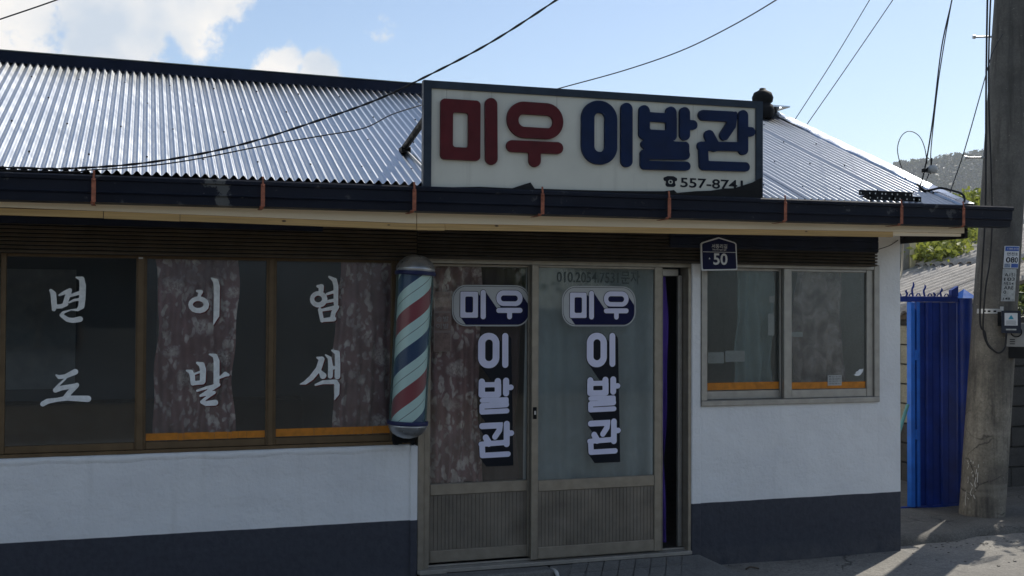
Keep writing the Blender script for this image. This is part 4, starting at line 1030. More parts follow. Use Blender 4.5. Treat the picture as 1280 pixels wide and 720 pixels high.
for z in (1.028, 0.088): MB().lathe([(0.119, z), (0.129, z), (0.130, z + 0.003), (0.130, z + 0.021), (0.129, z + 0.024), (0.119, z + 0.024)], 48).build('band', plain('navy_band', (0.006, 0.012, 0.07), 0.4), BP, (0, 0, 0))
BP.location = (1.572, -0.20, 0.868); BP.rotation_euler = (0, rad(2.7), 0)
WORLD[BP.name] = Vector((0, 0, 0))
br = MB(); br.box(-0.05, 0.075, 0.09, 0.19, 0.03, 0.08); br.box(-0.05, 0.075, 0.09, 0.19, 1.02, 1.10); br.box(-0.03, 0.05, 0.10, 0.195, 0.08, 1.02)
br.build('bracket', M_BLACK, BP, (0, 0, 0))
fr = MB(); 
for i in range(22): x = -0.06 + 0.0062 * i; fr.box(x, x + 0.0035, 0.085, 0.16, -0.035 - 0.02 * random.random(), 0.0296)
fr.build('bristle_trim', M_BLACK, BP, (0, 0, 0))

# ------------------------------------------------------------------ road-name number plate
NP = thing('house_number_plate', (3.82, -0.13, 1.965), 'navy house-shaped number plate with white rim reading 50', 'number plate')
M_PLW = plain('plate_white', (0.62, 0.64, 0.66), 0.4, 0, 0.04); M_PLN = plain('plate_navy', (0.006, 0.008, 0.045), 0.4, 0, 0.1, spec=0.1)
def house(k): return [(3.678 + k, 2.146 - k * 0.45), (3.692 + k * 0.8, 2.157 - k * 0.6), (3.819, 2.196 - k * 1.1), (3.945 - k * 0.8, 2.163 - k * 0.6), (3.959 - k, 2.152 - k * 0.45), (3.968 - k, 1.972 + k), (3.961 - k, 1.966 + k), (3.690 + k, 1.958 + k), (3.683 + k, 1.964 + k)][::-1]
MB().extz(house(0), -0.128, -0.116).build('plate', M_PLW, NP)
MB().extz(house(0.0095), -0.1295, -0.1285).build('field', M_PLN, NP)
text('number', '50', 3.775, 2.001, 0.082, -0.1305, M_PLW, NP, 0.112, 0.02)
text('road_name', '서동리길', 3.762, 2.117, 0.030, -0.1305, M_PLW, NP, 0.122, 0.008)
text('road_name_roman', 'Seodongni-gil', 3.768, 2.099, 0.016, -0.1305, M_PLW, NP, 0.108, 0.004)
MB().box(3.694, 3.955, -0.1308, -0.1298, 2.089, 2.0925).build('rule', M_PLW, NP)
MB().extz([(3.738, 2.040), (3.752, 2.040), (3.745, 2.052)], -0.1308, -0.1298).build('mark', M_PLW, NP)

# ------------------------------------------------------------------ utility pole and what hangs on it
PB = Vector((6.862, 0.75, -0.055)); LEAN = 0.0850
def pc(z): return Vector((PB.x + LEAN * (z - PB.z), PB.y, z))
def pr(z): return 0.186 - 0.0035 * z
UP = thing('utility_pole', PB, 'leaning weathered concrete utility pole in front of the blue gate', 'utility pole')
zz = list(np.linspace(-0.25, 9.0, 30)); MB().tube([pc(z) for z in zz], [pr(z) for z in zz], 40).build('shaft', M_POLE, UP)
dv = Vector((0.667, 0.745, 0)); rv = Vector((0.745, -0.667, 0))
def pp(z, al, off=0.0): return pc(z) + (-dv * math.cos(al) + rv * math.sin(al)) * (pr(z) + off)
for z, a0 in ((3.03, -70), (3.55, 60), (4.1, -70), (4.65, 60)):
    b = MB(); a = rad(a0); b.tube([pp(z, a, -0.02), pp(z, a, 0.16)], 0.009, 8); b.tube([pp(z, a, 0.15), pp(z, a, 0.172)], 0.017, 8); b.build('step_bolt', M_STEEL, UP)
SCR = [[(-50, 0.40), (-44, 0.37), (-47, 0.33)], [(-38, 0.41), (-37, 0.30), (-30, 0.32)], [(-30, 0.40), (-29, 0.27)], [(-26, 0.36), (-21, 0.34), (-22, 0.22), (-19, 0.16)], [(-17, 0.38), (-16, 0.20)],
       [(-45, 0.27), (-41, 0.24), (-43, 0.21)], [(-34, 0.22), (-28, 0.19), (-33, 0.13), (-27, 0.11)], [(-48, 0.16), (-46, 0.02)], [(-40, 0.09), (-35, 0.07)], [(-24, 0.12), (-20, 0.09)]]
sb_ = MB()
for st_ in SCR:
    pts_ = smooth_path([(a, z, 0) for a, z in st_], 5)
    v_ = []
    for p_ in pts_:
        a_ = p_.x + random.uniform(-0.9, 0.9); v_ += [pp(p_.y, rad(a_ - 0.9), 0.0015), pp(p_.y + 0.002, rad(a_ + 0.9), 0.0015)]
    sb_.add(v_, [(2 * i, 2 * i + 1, 2 * i + 3, 2 * i + 2) for i in range(len(pts_) - 1) if random.random() < 0.78])
sb_.build('paint_scribble', plain('chalky_paint', (0.55, 0.53, 0.48), 0.8), UP)
def curved(z0, z1, a0, a1, off, n=10):
    v = [pp(z, rad(a0 + (a1 - a0) * i / n), off) for z in (z0, z1) for i in range(n + 1)]
    return MB().add(v, [(i, i + 1, n + 2 + i, n + 1 + i) for i in range(n)])
def ctext(name, body, z, h, a0, a1, off, mat, par, bold=0.01):
    o = text(name, body, 0, 0, h, 0, mat, None, 1.0, bold); me = o.data; lo = wloc(o)
    pts = [(v.co.x + lo.x, v.co.z + lo.z) for v in me.vertices]; fs = [tuple(p.vertices) for p in me.polygons]
    bpy.data.objects.remove(o); bpy.data.meshes.remove(me)
    return MB().add([pp(z + b, rad(a0 + (a1 - a0) * a), off) for a, b in pts], fs).build(name, mat, par)
def solid(o, t): m_ = o.modifiers.new('thick', 'SOLIDIFY'); m_.thickness = t; m_.offset = 0; return o
M_TAGW = plain('tag_white', (0.58, 0.60, 0.62), 0.4, 0, 0.05); M_TAGB = plain('tag_blue', (0.03, 0.09, 0.34), 0.4, 0, 0.08); M_TAGG = plain('tag_aluminium', (0.36, 0.37, 0.36), 0.45, 0.4, 0.25, 40)
T1 = thing('pole_number_plate', pp(2.05, rad(36), 0.01), 'white and blue plate reading 080 strapped to the utility pole', 'number plate')
solid(curved(2.052, 2.243, 13, 58, 0.008).build('plate', M_TAGW, T1), 0.003)
curved(2.200, 2.238, 15, 56, 0.0105).build('blue_strip', M_TAGB, T1)
curved(2.058, 2.092, 33, 56, 0.0105).build('blue_strip', M_TAGB, T1); curved(2.058, 2.092, 15, 30, 0.0105).build('grey_patch', plain('patch_grey', (0.2, 0.25, 0.33), 0.6, 0, 0.4, 80), T1)
ctext('plate_text', '080', 2.100, 0.048, 18, 54, 0.0108, M_DECAL_BLACK, T1, 0.02)
ctext('plate_text', '면천호', 2.160, 0.028, 20, 53, 0.0108, M_DECAL_BLACK, T1)
ctext('plate_text', '1588-0123', 2.212, 0.014, 20, 53, 0.0125, M_TAGW, T1, 0.006)
T2 = thing('pole_notice', pp(1.77, rad(34), 0.01), 'grey metal tag with stamped characters below the pole number plate', 'tag')
solid(curved(1.770, 2.047, 12, 52, 0.007).build('plate', M_TAGG, T2), 0.003)
for i, tx in enumerate(('A151', '103', '덕54', 'ARE', '0')): ctext('stamped_text', tx, 1.982 - 0.037 * i, 0.028, 17, (47, 47, 44, 44, 24)[i], 0.0095, M_DECAL_BLACK, T2)
ctext('stamped_text', '148', 1.782, 0.020, 17, 36, 0.0095, M_DECAL_BLACK, T2)
# perforated strap with clamp
stp = solid(curved(1.665, 1.705, -50, 12, 0.006, 16).build('strap', M_STEEL, UP), 0.003)
for a in (-30, -18, -4): curved(1.677, 1.692, a, a + 7, 0.0085, 3).build('strap_slot', M_BLACK, stp)
def obox(c, hw, hd, h, m):   # box facing the street side of the pole
    mt = Matrix((rv, dv, Vector((0, 0, 1)))).transposed().to_4x4(); mt.translation = c
    return MB().box(-hw, hw, -hd, hd, 0, h, mt)
cl = obox(pp(1.645, rad(15), 0.03), 0.014, 0.02, 0.08, M_STEEL).build('clamp', M_STEEL, UP)
c_ = pp(1.50, rad(34), 0.06)
JB = thing('junction_box', c_, 'dark navy junction box with white label on the utility pole', 'box')
M_JB = plain('box_navy', (0.012, 0.018, 0.032), 0.5)
obox(c_, 0.075, 0.045, 0.19, M_JB).build('case', M_JB, JB)
obox(c_ - dv * 0.046 + Vector((0, 0, 0.065)), 0.050, 0.001, 0.105, M_TAGW).build('label_plate', M_TAGW, JB)
f_ = c_ - dv * 0.0478
tri = [f_ + rv * a + Vector((0, 0, b)) for a, b in ((-0.022, 0.118), (0.022, 0.118), (0, 0.155))]
MB().add(tri, [(0, 1, 2)]).build('emblem', plain('emblem_teal', (0.02, 0.22, 0.32), 0.5), JB)
for i in range(4): obox(f_ + Vector((0, 0, 0.075 + 0.009 * i)), 0.04 - 0.004 * (i % 2), 0.0004, 0.003, M_TAGB).build('label_line', M_DECAL_FADED, JB)
obox(f_ + dv * 0.0015 + Vector((0, 0, 0.025)), 0.04, 0.0008, 0.012, M_TAGG).build('maker_mark', M_TAGG, JB)
obox(c_ + Vector((0, 0, 0.06)) - rv * 0.09, 0.014, 0.03, 0.12, M_BLACK).build('side_lug', M_BLACK, JB)
c2 = Vector((7.055, 0.555, 1.385))
MT = thing('meter_box', c2, 'grey electricity meter box beside the utility pole', 'meter')
obox(c2, 0.075, 0.05, 0.20, M_TAGG).build('case', plain('meter_grey', (0.26, 0.26, 0.25), 0.5), MT)
lt = Matrix((rv, -Vector((0, 0, 1)).cross(rv) * -1, Vector((0, 0, 1)))).transposed().to_4x4()
rg = MB().tube([c2 - dv * 0.056 + rv * 0.042 * math.cos(t) + Vector((0, 0, 0.125 + 0.042 * math.sin(t))) for t in np.linspace(0, 2 * math.pi, 21)], 0.005, 6); rg.build('dial_ring', M_BLACK, MT)
for i in range(3): obox(c2 - dv * 0.052 + Vector((0, 0, 0.02 + 0.018 * i)) - rv * 0.03, 0.02, 0.001, 0.007, M_BLACK).build('meter_print', M_DECAL_BLACK, MT)
obox(c2 + Vector((0, 0, -0.10)), 0.06, 0.04, 0.095, M_BLACK).build('terminal_cover', M_BLACK, MT)
obox(c2 + Vector((0, 0, 0.03)) + dv * 0.09 - rv * 0.05, 0.02, 0.06, 0.05, M_STEEL).build('mounting_arm', M_STEEL, MT)

# ------------------------------------------------------------------ cables
def cable(pts, r, label, name='overhead_cable', mat=M_CABLE, k=6, group=None, twist=0.0):
    pth = smooth_path(pts, k)
    m_ = MB()
    if twist:
        m_.tube([p + Vector((0, 0.6 * twist * math.cos(i * 0.9), twist * math.sin(i * 0.9))) for i, p in enumerate(pth)], r, 6)
        m_.tube([p - Vector((0, 0.6 * twist * math.cos(i * 0.9), twist * math.sin(i * 0.9))) for i, p in enumerate(pth)], r, 6)
    else: m_.tube(pth, r, 6)
    return tag(m_.build(name, mat), label, 'cable', group)
cable([(-3.5, -0.80, 2.41), (-2.0, -0.81, 2.40), (-0.710, -0.820, 2.399), (-0.327, -0.840, 2.410), (0.069, -0.870, 2.462), (0.475, -0.950, 2.557), (0.878, -1.100, 2.690), (1.160, -1.200, 2.797), (1.386, -1.350, 2.904), (1.661, -1.600, 3.047), (1.883, -2.000, 3.188), (2.096, -2.500, 3.346), (2.6, -4.2, 3.9)], 0.0038, 'twisted black cable sagging from above the signboard to the eave', k=12, twist=0.0032)
cable([(-3.5, -0.80, 2.395), (-0.709, -0.830, 2.385), (-0.249, -0.840, 2.405), (0.151, -0.860, 2.459), (0.610, -0.860, 2.572), (0.916, -0.850, 2.643), (1.173, -0.800, 2.710), (1.352, -0.720, 2.812), (1.567, -0.610, 2.903)], 0.0036, 'thin black cable running over the roof to the left edge of the signboard')
cable([(2.40, -0.30, 3.07), (2.500, -0.300, 3.109), (2.562, -0.400, 3.120), (2.831, -0.700, 3.181), (3.015, -1.100, 3.228), (3.054, -1.600, 3.249), (3.047, -2.100, 3.271), (2.992, -2.600, 3.290), (2.8, -4.0, 3.45)], 0.0035, 'black cable rising from behind the top of the signboard')
cable([(6.30, 3.2, 3.32), (6.378, 3.000, 3.571), (6.571, 2.500, 4.195), (6.652, 2.000, 4.704), (6.713, 1.800, 4.964), (6.9, 1.0, 5.9)], 0.0045, 'straight black wire above the roof verge, the one nearer the signboard', group='wires above the verge')
cable([(6.44, 3.2, 3.28), (6.524, 3.000, 3.536), (6.761, 2.500, 4.177), (6.921, 2.000, 4.729), (7.002, 1.700, 5.057), (7.2, 0.9, 6.0)], 0.0045, 'straight black wire above the roof verge, the one nearer the concrete pole', group='wires above the verge')
cable([(-1.6, -2, 2.46), (-0.760, -2.000, 2.795), (-0.581, -2.000, 2.877), (-0.367, -2.000, 2.977), (-0.115, -2.000, 3.104), (1.2, -2, 3.8)], 0.003, 'thin black wire crossing the cloud above the ridge')
cable([(5.80, -0.08, 2.43), (5.892, 0.000, 2.568), (6.167, 0.150, 2.949), (6.459, 0.300, 3.443), (6.763, 0.500, 3.852), (6.93, 0.56, 4.05)], 0.0042, 'thin black wire slanting from the gutter end to the concrete pole')
cable([(5.325, -0.362, 2.571), (5.374, -0.362, 2.713), (5.463, -0.342, 3.083), (5.626, -0.242, 3.649), (5.807, -0.142, 4.053), (5.896, -0.092, 4.322), (6.3, 0.1, 5.4)], 0.0052, 'black service cable dropping steeply to the roof beside the porcelain insulator')
cable([(5.346, -0.362, 2.572), (5.424, -0.362, 2.715), (5.431, -0.362, 2.873), (5.506, -0.342, 3.322), (5.656, -0.242, 3.711), (5.800, -0.152, 4.053), (5.903, -0.102, 4.323), (6.31, 0.09, 5.4)], 0.004, 'thinner grey-black wire clipped to the porcelain insulator above the roof')
cable([(5.229, -0.342, 2.633), (5.174, -0.342, 2.758), (5.154, -0.342, 2.862), (5.189, -0.342, 2.951), (5.258, -0.342, 2.990), (5.342, -0.342, 2.959), (5.391, -0.342, 2.874), (5.412, -0.342, 2.758)], 0.0032, 'slack loop of thin wire curving up beside the insulator')
cable([(5.296, -0.372, 2.603), (5.350, -0.392, 2.557), (5.395, -0.422, 2.562), (5.448, -0.442, 2.573), (5.462, -0.542, 2.546), (5.460, -0.642, 2.513), (5.461, -0.672, 2.471), (5.414, -0.702, 2.416)], 0.0085, 'thick black cable humping over the verge down into the gutter')
cable([(5.163, -0.100, 2.139), (5.307, -0.050, 2.175), (5.46, 0.02, 2.235), (5.515, 0.050, 2.246)], 0.0035, 'thin dark wire running from the shutter end round the wall corner', mat=M_CABLE)
cable([(6.74, 0.5, 4.6), (6.74, 0.52, 4.448), (6.728, 0.53, 3.633), (6.716, 0.53, 2.587), (6.681, 0.53, 2.081), (6.654, 0.53, 1.61), (6.693, 0.52, 1.51), (6.718, 0.51, 1.41), (6.809, 0.50, 1.335), (6.884, 0.50, 1.375), (6.92, 0.52, 1.509)], 0.0085, 'black cable running down the pole and looping up into the junction box', 'pole_cable')
cable([(6.766, 0.5, 4.6), (6.766, 0.51, 4.45), (6.753, 0.53, 3.635), (6.775, 0.52, 2.589), (6.756, 0.52, 2.15), (6.705, 0.52, 1.879), (6.678, 0.52, 1.543), (6.701, 0.50, 1.41), (6.76, 0.50, 1.36)], 0.0075, 'second black cable bowing down the pole beside the looped one', 'pole_cable')
for i in range(5):
    z = 1.62 + 0.05 * i
    cable([(7.02 + 0.02 * i, 0.48, 1.63 + 0.02 * i), (7.12, 0.50, z + 0.02), (7.24, 0.55, z + 0.06 * (i - 1) * 0.4 + 0.05), (7.6, 0.7, z + 0.25)], 0.006, 'black cable bundled at the side of the pole above the meter', 'pole_cable', group='cables bundled beside the pole')
IN = thing('cable_insulator', (5.405, -0.342, 2.70), 'small porcelain insulator and clamp on the wires above the roof', 'insulator')
mt_ = Matrix.Translation((5.43, -0.375, 2.715)) @ Matrix.Rotation(rad(90), 4, 'X')
MB().lathe([(0.0001, -0.03), (0.02, -0.028), (0.032, -0.02), (0.032, -0.010), (0.02, -0.004), (0.02, 0.004), (0.032, 0.010), (0.032, 0.02), (0.02, 0.028), (0.0001, 0.03)], 16, mt_).build('spool', M_PORCELAIN, IN)
MB().box(5.352, 5.392, -0.375, -0.355, 2.690, 2.718).build('clamp', M_BLACK, IN)
MB().tube([(5.36, -0.365, 2.70), (5.43, -0.36, 2.74), (5.44, -0.36, 2.80)], 0.006, 6).build('shackle', M_BLACK, IN)
MB().tube([(5.31, -0.385, rz(-0.385) + 0.02), (5.385, -0.40, rz(-0.4) + 0.006)], 0.012, 6).build('anchor', M_BLACK, IN)
RK = thing('cable_rack', (4.87, -0.66, 2.44), 'black slotted steel angle lying on the roof above the gutter', 'rack')
def rk(y, dz, nm):
    b = MB()
    x0, x1 = 4.66 - (y + 0.66) * 0.4, 5.10 - (y + 0.66) * 0.4
    z = rz(y) + 0.02 + dz
    b.box(x0, x1, y - 0.004, y, z, z + 0.035); b.build(nm, M_BLACK, RK)
    for i in range(9):
        xx = x0 + 0.02 + (x1 - x0 - 0.04) * i / 8 + random.uniform(-0.012, 0.012)
        MB().box(xx, xx + 0.008, y - 0.0055, y - 0.0042, z + 0.010, z + 0.020).build('bolt', M_STEEL, RK)
rk(-0.66, 0.0, 'angle_bar'); rk(-0.60, 0.012, 'angle_bar')
for xx in (4.67, 4.86, 5.05): MB().box(xx, xx + 0.02, -0.664, -0.59, rz(-0.66) + 0.012, rz(-0.60) + 0.03).build('foot', M_BLACK, RK)

# ------------------------------------------------------------------ blue gate
GT = thing('blue_gate', (6.72, 1.15, -0.06), 'blue painted sheet metal gate with tall spikes between shop and pole', 'gate')
MB().bev(6.10, 6.946, 1.13, 1.17, 1.765, 1.815, 0.004).build('top_rail', M_GATE, GT)
MB().bev(6.10, 6.946, 1.13, 1.17, -0.098, -0.045, 0.004).build('bottom_rail', M_GATE, GT)
MB().bev(6.412, 6.456, 1.10, 1.16, -0.044, 1.764, 0.004).build('stile', M_GATE_LIT, GT)
MB().bev(6.484, 6.518, 1.11, 1.165, -0.044, 1.764, 0.004).build('stile', M_GATE_LIT, GT)
MB().box(6.4563, 6.4837, 1.138, 1.15, -0.02, 1.70).build('gap_backing', M_GATE, GT)
for z in (0.55, 1.25): MB().bev(6.456, 6.484, 1.095, 1.137, z, z + 0.09, 0.003).build('hinge', M_GATE_LIT, GT)
xs_ = [6.519, 6.60, 6.67, 6.76, 6.84, 6.9465]
for i, (a, b) in enumerate(zip(xs_[:-1], xs_[1:])):
    d = 0.0 if i % 2 else 0.018
    MB().add([(a + 0.0008, 1.140 + d, -0.044), (a + 0.010, 1.125 + d, -0.044), (b - 0.010, 1.125 + d, -0.044), (b - 0.0008, 1.140 + d, -0.044), (a + 0.0008, 1.140 + d, 1.764), (a + 0.010, 1.125 + d, 1.764), (b - 0.010, 1.125 + d, 1.764), (b - 0.0008, 1.140 + d, 1.764),
              (a + 0.0008, 1.16, -0.044), (b - 0.0008, 1.16, -0.044), (a + 0.0008, 1.16, 1.764), (b - 0.0008, 1.16, 1.764)],
             [(0, 1, 5, 4), (1, 2, 6, 5), (2, 3, 7, 6), (8, 0, 4, 10), (3, 9, 11, 7), (9, 8, 10, 11)]).build('sheet_panel', M_GATE, GT)
MB().extz([(6.868, 1.8155), (6.940, 1.8155), (6.940, 1.910), (6.868, 1.872)], 1.12, 1.16).build('end_plate', M_GATE, GT)
PST = MB().tube([(7.026, 1.15, -0.1), (7.026, 1.15, 1.80)], 0.072, 28).build('post', M_GATE, GT)
cp = MB().add([(7.026 - 0.085, 1.065, 1.80), (7.026 + 0.085, 1.065, 1.80), (7.026 + 0.085, 1.235, 1.80), (7.026 - 0.085, 1.235, 1.80), (7.026, 1.15, 1.885)], [(0, 1, 4), (1, 2, 4), (2, 3, 4), (3, 0, 4), (3, 2, 1, 0)])
cp.build('post_cap', M_GATE_LIT, PST)
for i, x in enumerate((6.12, 6.27, 6.40, 6.475, 6.60, 6.70, 6.78)):
    hgt = (0.10, 0.07, 0.06, 0.13, 0.11, 0.04, 0.08)[i]; s = (1, -1, -1, 1, 1, -1, 1)[i]
    MB().tube(smooth_path([(x, 1.15, 1.812), (x - 0.012 * s, 1.15, 1.812 + hgt * 0.45), (x + 0.004 * s, 1.148, 1.812 + hgt * 0.75), (x - 0.004 * s, 1.145, 1.812 + hgt)], 4), [0.009] * 9 + [0.008, 0.006, 0.004, 0.002], 6).build('spike', M_GATE, GT)
    MB().tube(smooth_path([(x + 0.03, 1.15, 1.813), (x + 0.045, 1.15, 1.835), (x + 0.065, 1.15, 1.838), (x + 0.078, 1.15, 1.813)], 4), 0.006, 6).build('scroll', M_GATE, GT)
wl_ = MB().tube(smooth_path([(7.05, 1.06, 1.86), (7.06, 1.03, 1.80), (7.05, 1.02, 1.72), (7.10, 0.98, 1.66)], 5), 0.004, 6).build('gate_wire', M_CABLE_GREY); tag(wl_, 'thin pale wire hanging from the gate post cap', 'wire')

# ------------------------------------------------------------------ neighbour's shed: block walls, corrugated slate roof
SD = thing('slate_roofed_shed', (9.4, 3.2, -0.06), 'low block shed with weathered grey corrugated slate roof behind the gate', 'shed')
def sr(x): return 1.85 + (x - 7.8) * 0.32
core = MB(); core.box(7.42, 11.5, 1.86, 5.0, -0.3, 1.62); core.build('wall_core', M_BLOCK, SD)
blk = {}
def block(x0, x1, y0, y1, z0, z1, mat): MB().bev(x0, x1, y0, y1, z0, z1, 0.006).build('block', mat, SD)
for r_ in range(8):
    z0 = -0.055 + 0.2 * r_; x0 = 7.36 - (0.2 if r_ % 2 else 0)
    while x0 < 9.0:
        a, b = max(x0, 7.36), x0 + 0.392
        if b - a > 0.05: block(a, b, 1.80 + random.uniform(-0.004, 0.004), 1.858, z0, z0 + 0.188, M_BLOCK)
        x0 += 0.4
    y0 = 1.865 - (0.2 if r_ % 2 == 0 else 0)
    while y0 < 4.4:
        a, b = max(y0, 1.865), y0 + 0.392
        if b - a > 0.05: block(7.36 + random.uniform(-0.004, 0.004), 7.418, a, b, z0, z0 + 0.188, M_BLOCK_CREAM if r_ > 2 else M_BLOCK)
        y0 += 0.4
MB().box(7.26, 7.40, 1.75, 5.0, 1.60, 1.66).build('eave_beam', M_BARK, SD)
SP, SA = 0.150, 0.025
def slate(x0, x1, y0, ny, lift, jag=0.0):
    per = 8; n = ny * per; v = []; nx = 6
    for j in range(nx + 1):
        xx = x0 + (x1 - x0) * j / nx
        for i in range(n + 1):
            y = y0 + SP * i / per; w_ = SA * math.cos(2 * math.pi * i / per)
            v.append((xx - 0.3 * w_ + (jag * random.uniform(-1, 1) if j == 0 else 0), y, sr(xx) + w_ + lift + 0.008 * math.sin(2.3 * xx + y)))
    m_ = MB(); m_.add(v, [(j * (n + 1) + i, j * (n + 1) + i + 1, (j + 1) * (n + 1) + i + 1, (j + 1) * (n + 1) + i) for j in range(nx) for i in range(n)], True)
    o = m_.build('roof_sheet', M_SLATE, SD); solid(o, 0.007); return o
yy = 1.62
for k in range(5):
    slate(7.22, 9.02, yy, 5, 0.004 * (k % 2), 0.012); slate(8.92, 10.7, yy, 5, 0.028 + 0.004 * (k % 2), 0.012); slate(10.6, 12.4, yy, 5, 0.052 + 0.004 * (k % 2), 0.012); yy += 5 * SP - 0.01
# concrete post; its sunlit side is a separate slab painted paler
CP = thing('concrete_post', (8.79, 4.28, -0.06), 'cream concrete post rising behind the slate roof near the wall corner', 'post')
MB().bev(8.64, 8.855, 4.20, 4.36, -0.1, 2.56, 0.01).build('shaft', plain('shaded_post', (0.26, 0.25, 0.22), 0.85, 0, 0.2, 4, 0.3), CP)
MB().bev(8.858, 8.945, 4.19, 4.35, -0.1, 2.545, 0.01).build('lit_side', plain('lit_cream_side', (0.62, 0.56, 0.36), 0.8, 0, 0.12, 4, 0.2), CP)
tag(MB().tube(smooth_path([(5.53, 0.06, 2.24), (5.545, 0.10, 2.20), (5.55, 0.12, 2.0), (5.50, 0.10, 1.90)], 5), 0.008, 8).build('conduit', plain('beige_conduit', (0.5, 0.46, 0.38), 0.6)), 'thin beige conduit curling round the wall corner under the eave', 'conduit')
tag(MB().tube(smooth_path([(6.02, 0.9, 0.35), (6.20, 1.0, 0.62), (6.36, 1.08, 0.86)], 5), 0.016, 8).build('hose', plain('teal_hose', (0.10, 0.26, 0.25), 0.5)), 'pale teal hose leaning in the gap beside the gate', 'hose')

# ------------------------------------------------------------------ foliage
def leaves(mb, pts, size, squash=1.0, rng=RNG):
    n = len(pts); 
    d = rng.normal(size=(n, 3)); d[:, 2] = np.abs(d[:, 2]) * 0.8 + 0.25; d /= np.linalg.norm(d, axis=1)[:, None]
    a = np.cross(d, rng.normal(size=(n, 3))); a /= np.linalg.norm(a, axis=1)[:, None]; b = np.cross(d, a)
    s = size * rng.uniform(0.6, 1.3, n)[:, None]
    P = np.asarray(pts)
    v = np.stack([P - a * s, P - b * s * 0.55 + d * s * 0.12, P + a * s, P + b * s * 0.55 + d * s * 0.12], 1).reshape(-1, 3)
    o = len(mb.v); mb.v += [tuple(p) for p in v.tolist()]
    mb.f += [(o + 4 * i, o + 4 * i + 1, o + 4 * i + 2, o + 4 * i + 3) for i in range(n)]; mb.sm += [False] * n
def clumps(centres, per, spread, rng=RNG):
    out = []
    for c, s in centres: out.append(np.asarray(c) + rng.normal(size=(int(per * s), 3)) * np.asarray(spread) * s)
    return np.concatenate(out)
# vine over the back of the slate roof
VN = thing('climbing_vine', (9.4, 4.9, 2.2), 'sunlit yellow-green creeper spilling over the back of the slate roof', 'vine')
cs = []
for i in range(260):
    t = RNG.uniform(0, 1); xx = 8.2 + 3.2 * t ** 1.3; y = RNG.uniform(4.5 if xx < 8.95 else 3.62 + 0.75 * (xx - 8.95), 5.4 if xx < 10 else 6.0)
    cs.append(((xx, y, sr(xx) + 0.06 + RNG.uniform(0, 0.10) + 0.22 * max(0, y - 4.9)), RNG.uniform(0.6, 1.2)))
mb = MB(); leaves(mb, clumps(cs, 62, (0.15, 0.15, 0.06)), 0.044); mb.build('foliage', M_LEAF, VN)
for k in range(5):
    x0 = 8.7 + 0.6 * k; MB().tube(smooth_path([(x0, 5.7, sr(x0) - 0.3), (x0 + 0.1, 5.2, sr(x0) + 0.06), (x0 + 0.25, 4.8, sr(x0 + .25) + 0.05), (x0 + 0.2, 4.5, sr(x0 + .2) + 0.05)], 5), 0.012, 6).build('stem', M_BARK, VN)
def tree(x, y, z0, h, r, label, n, lsize, mat, name='broadleaf_tree', lean=(0, 0), group=None, flat=0.75, base=0.5):
    T = thing(name, (x, y, z0), label, 'tree', group)
    tk = [(x, y, z0 - 0.1), (x + lean[0] * 0.3, y + lean[1] * 0.3, z0 + h * 0.3), (x + lean[0] * 0.7, y + lean[1] * 0.7, z0 + h * 0.6), (x + lean[0], y + lean[1], z0 + h * 0.85)]
    p_ = smooth_path(tk, 4); MB().tube(p_, list(np.linspace(0.035 * h * 0.6, 0.012 * h * 0.5, len(p_))), 10).build('trunk', M_BARK, T)
    cx, cy, cz = x + lean[0], y + lean[1], z0 + h * (base + 0.5 * (1 - base))
    cs = []; lm = MB()
    for i in range(26):
        d = RNG.normal(size=3); d /= np.linalg.norm(d); q = RNG.uniform(0.45, 1.0)
        c = (cx + d[0] * r * q, cy + d[1] * r * q, cz + d[2] * h * (1 - base) * 0.5 * q)
        cs.append((c, RNG.uniform(0.6, 1.25)))
        if i % 3 == 0: lm.tube(smooth_path([p_[len(p_) // 2 + i % 4], tuple((np.array(p_[-1]) + np.array(c)) / 2), c], 3), [0.02, 0.018, 0.016, 0.012, 0.010, 0.008, 0.006], 5)
    lm.build('limb', M_BARK, T)
    mb = MB(); leaves(mb, clumps(cs, n, (r * 0.22, r * 0.22, r * 0.18)), lsize); mb.build('crown', mat, T)
    return T
tree(8.95, 1.25, -0.06, 3.1, 0.62, 'leafy green tree standing just beyond the utility pole', 120, 0.055, M_LEAF2, base=0.56)
tree(13.4, 9.2, -0.06, 2.7, 1.3, 'dark green tree growing behind the creeper', 150, 0.08, M_LEAF2, base=0.25)
tree(16.0, 10.6, -0.06, 2.9, 1.4, 'spreading green tree behind the slate roofed shed', 150, 0.09, M_LEAF2, base=0.3)
tree(11.2, 8.2, -0.06, 2.9, 1.0, 'small bushy tree behind the cream post', 130, 0.07, M_LEAF2, base=0.2)
# weeds and rubble at the foot of walls
wd = MB(); pts = []
for i in range(60):
    x = RNG.uniform(6.0, 6.5); pts.append((x, RNG.uniform(1.3, 1.9), -0.02 + RNG.uniform(0, 0.12)))
leaves(wd, np.array(pts), 0.035); tag(wd.build('ground_weeds', M_LEAF2), 'low weeds on the ground behind the gate', 'weeds', kind='stuff')
gv = MB()
for i in range(170):
    x, y = RNG.uniform(3.8, 8.0), -abs(RNG.normal(0, 0.35)) - 0.01
    if RNG.random() < 0.4: x, y = RNG.uniform(5.6, 7.6), RNG.uniform(-0.1, 0.2)
    s = RNG.uniform(0.003, 0.010); gv.box(-s, s, -s * 0.8, s * 0.8, 0, s * 0.9, Matrix.Translation((x, y, -0.128 + bumps(x, y) - 0.002)) @ Matrix.Rotation(RNG.uniform(0, 3), 4, 'Z'))
tag(gv.build('gravel', M_STREET), 'loose grit along the foot of the wall', 'gravel', kind='stuff')
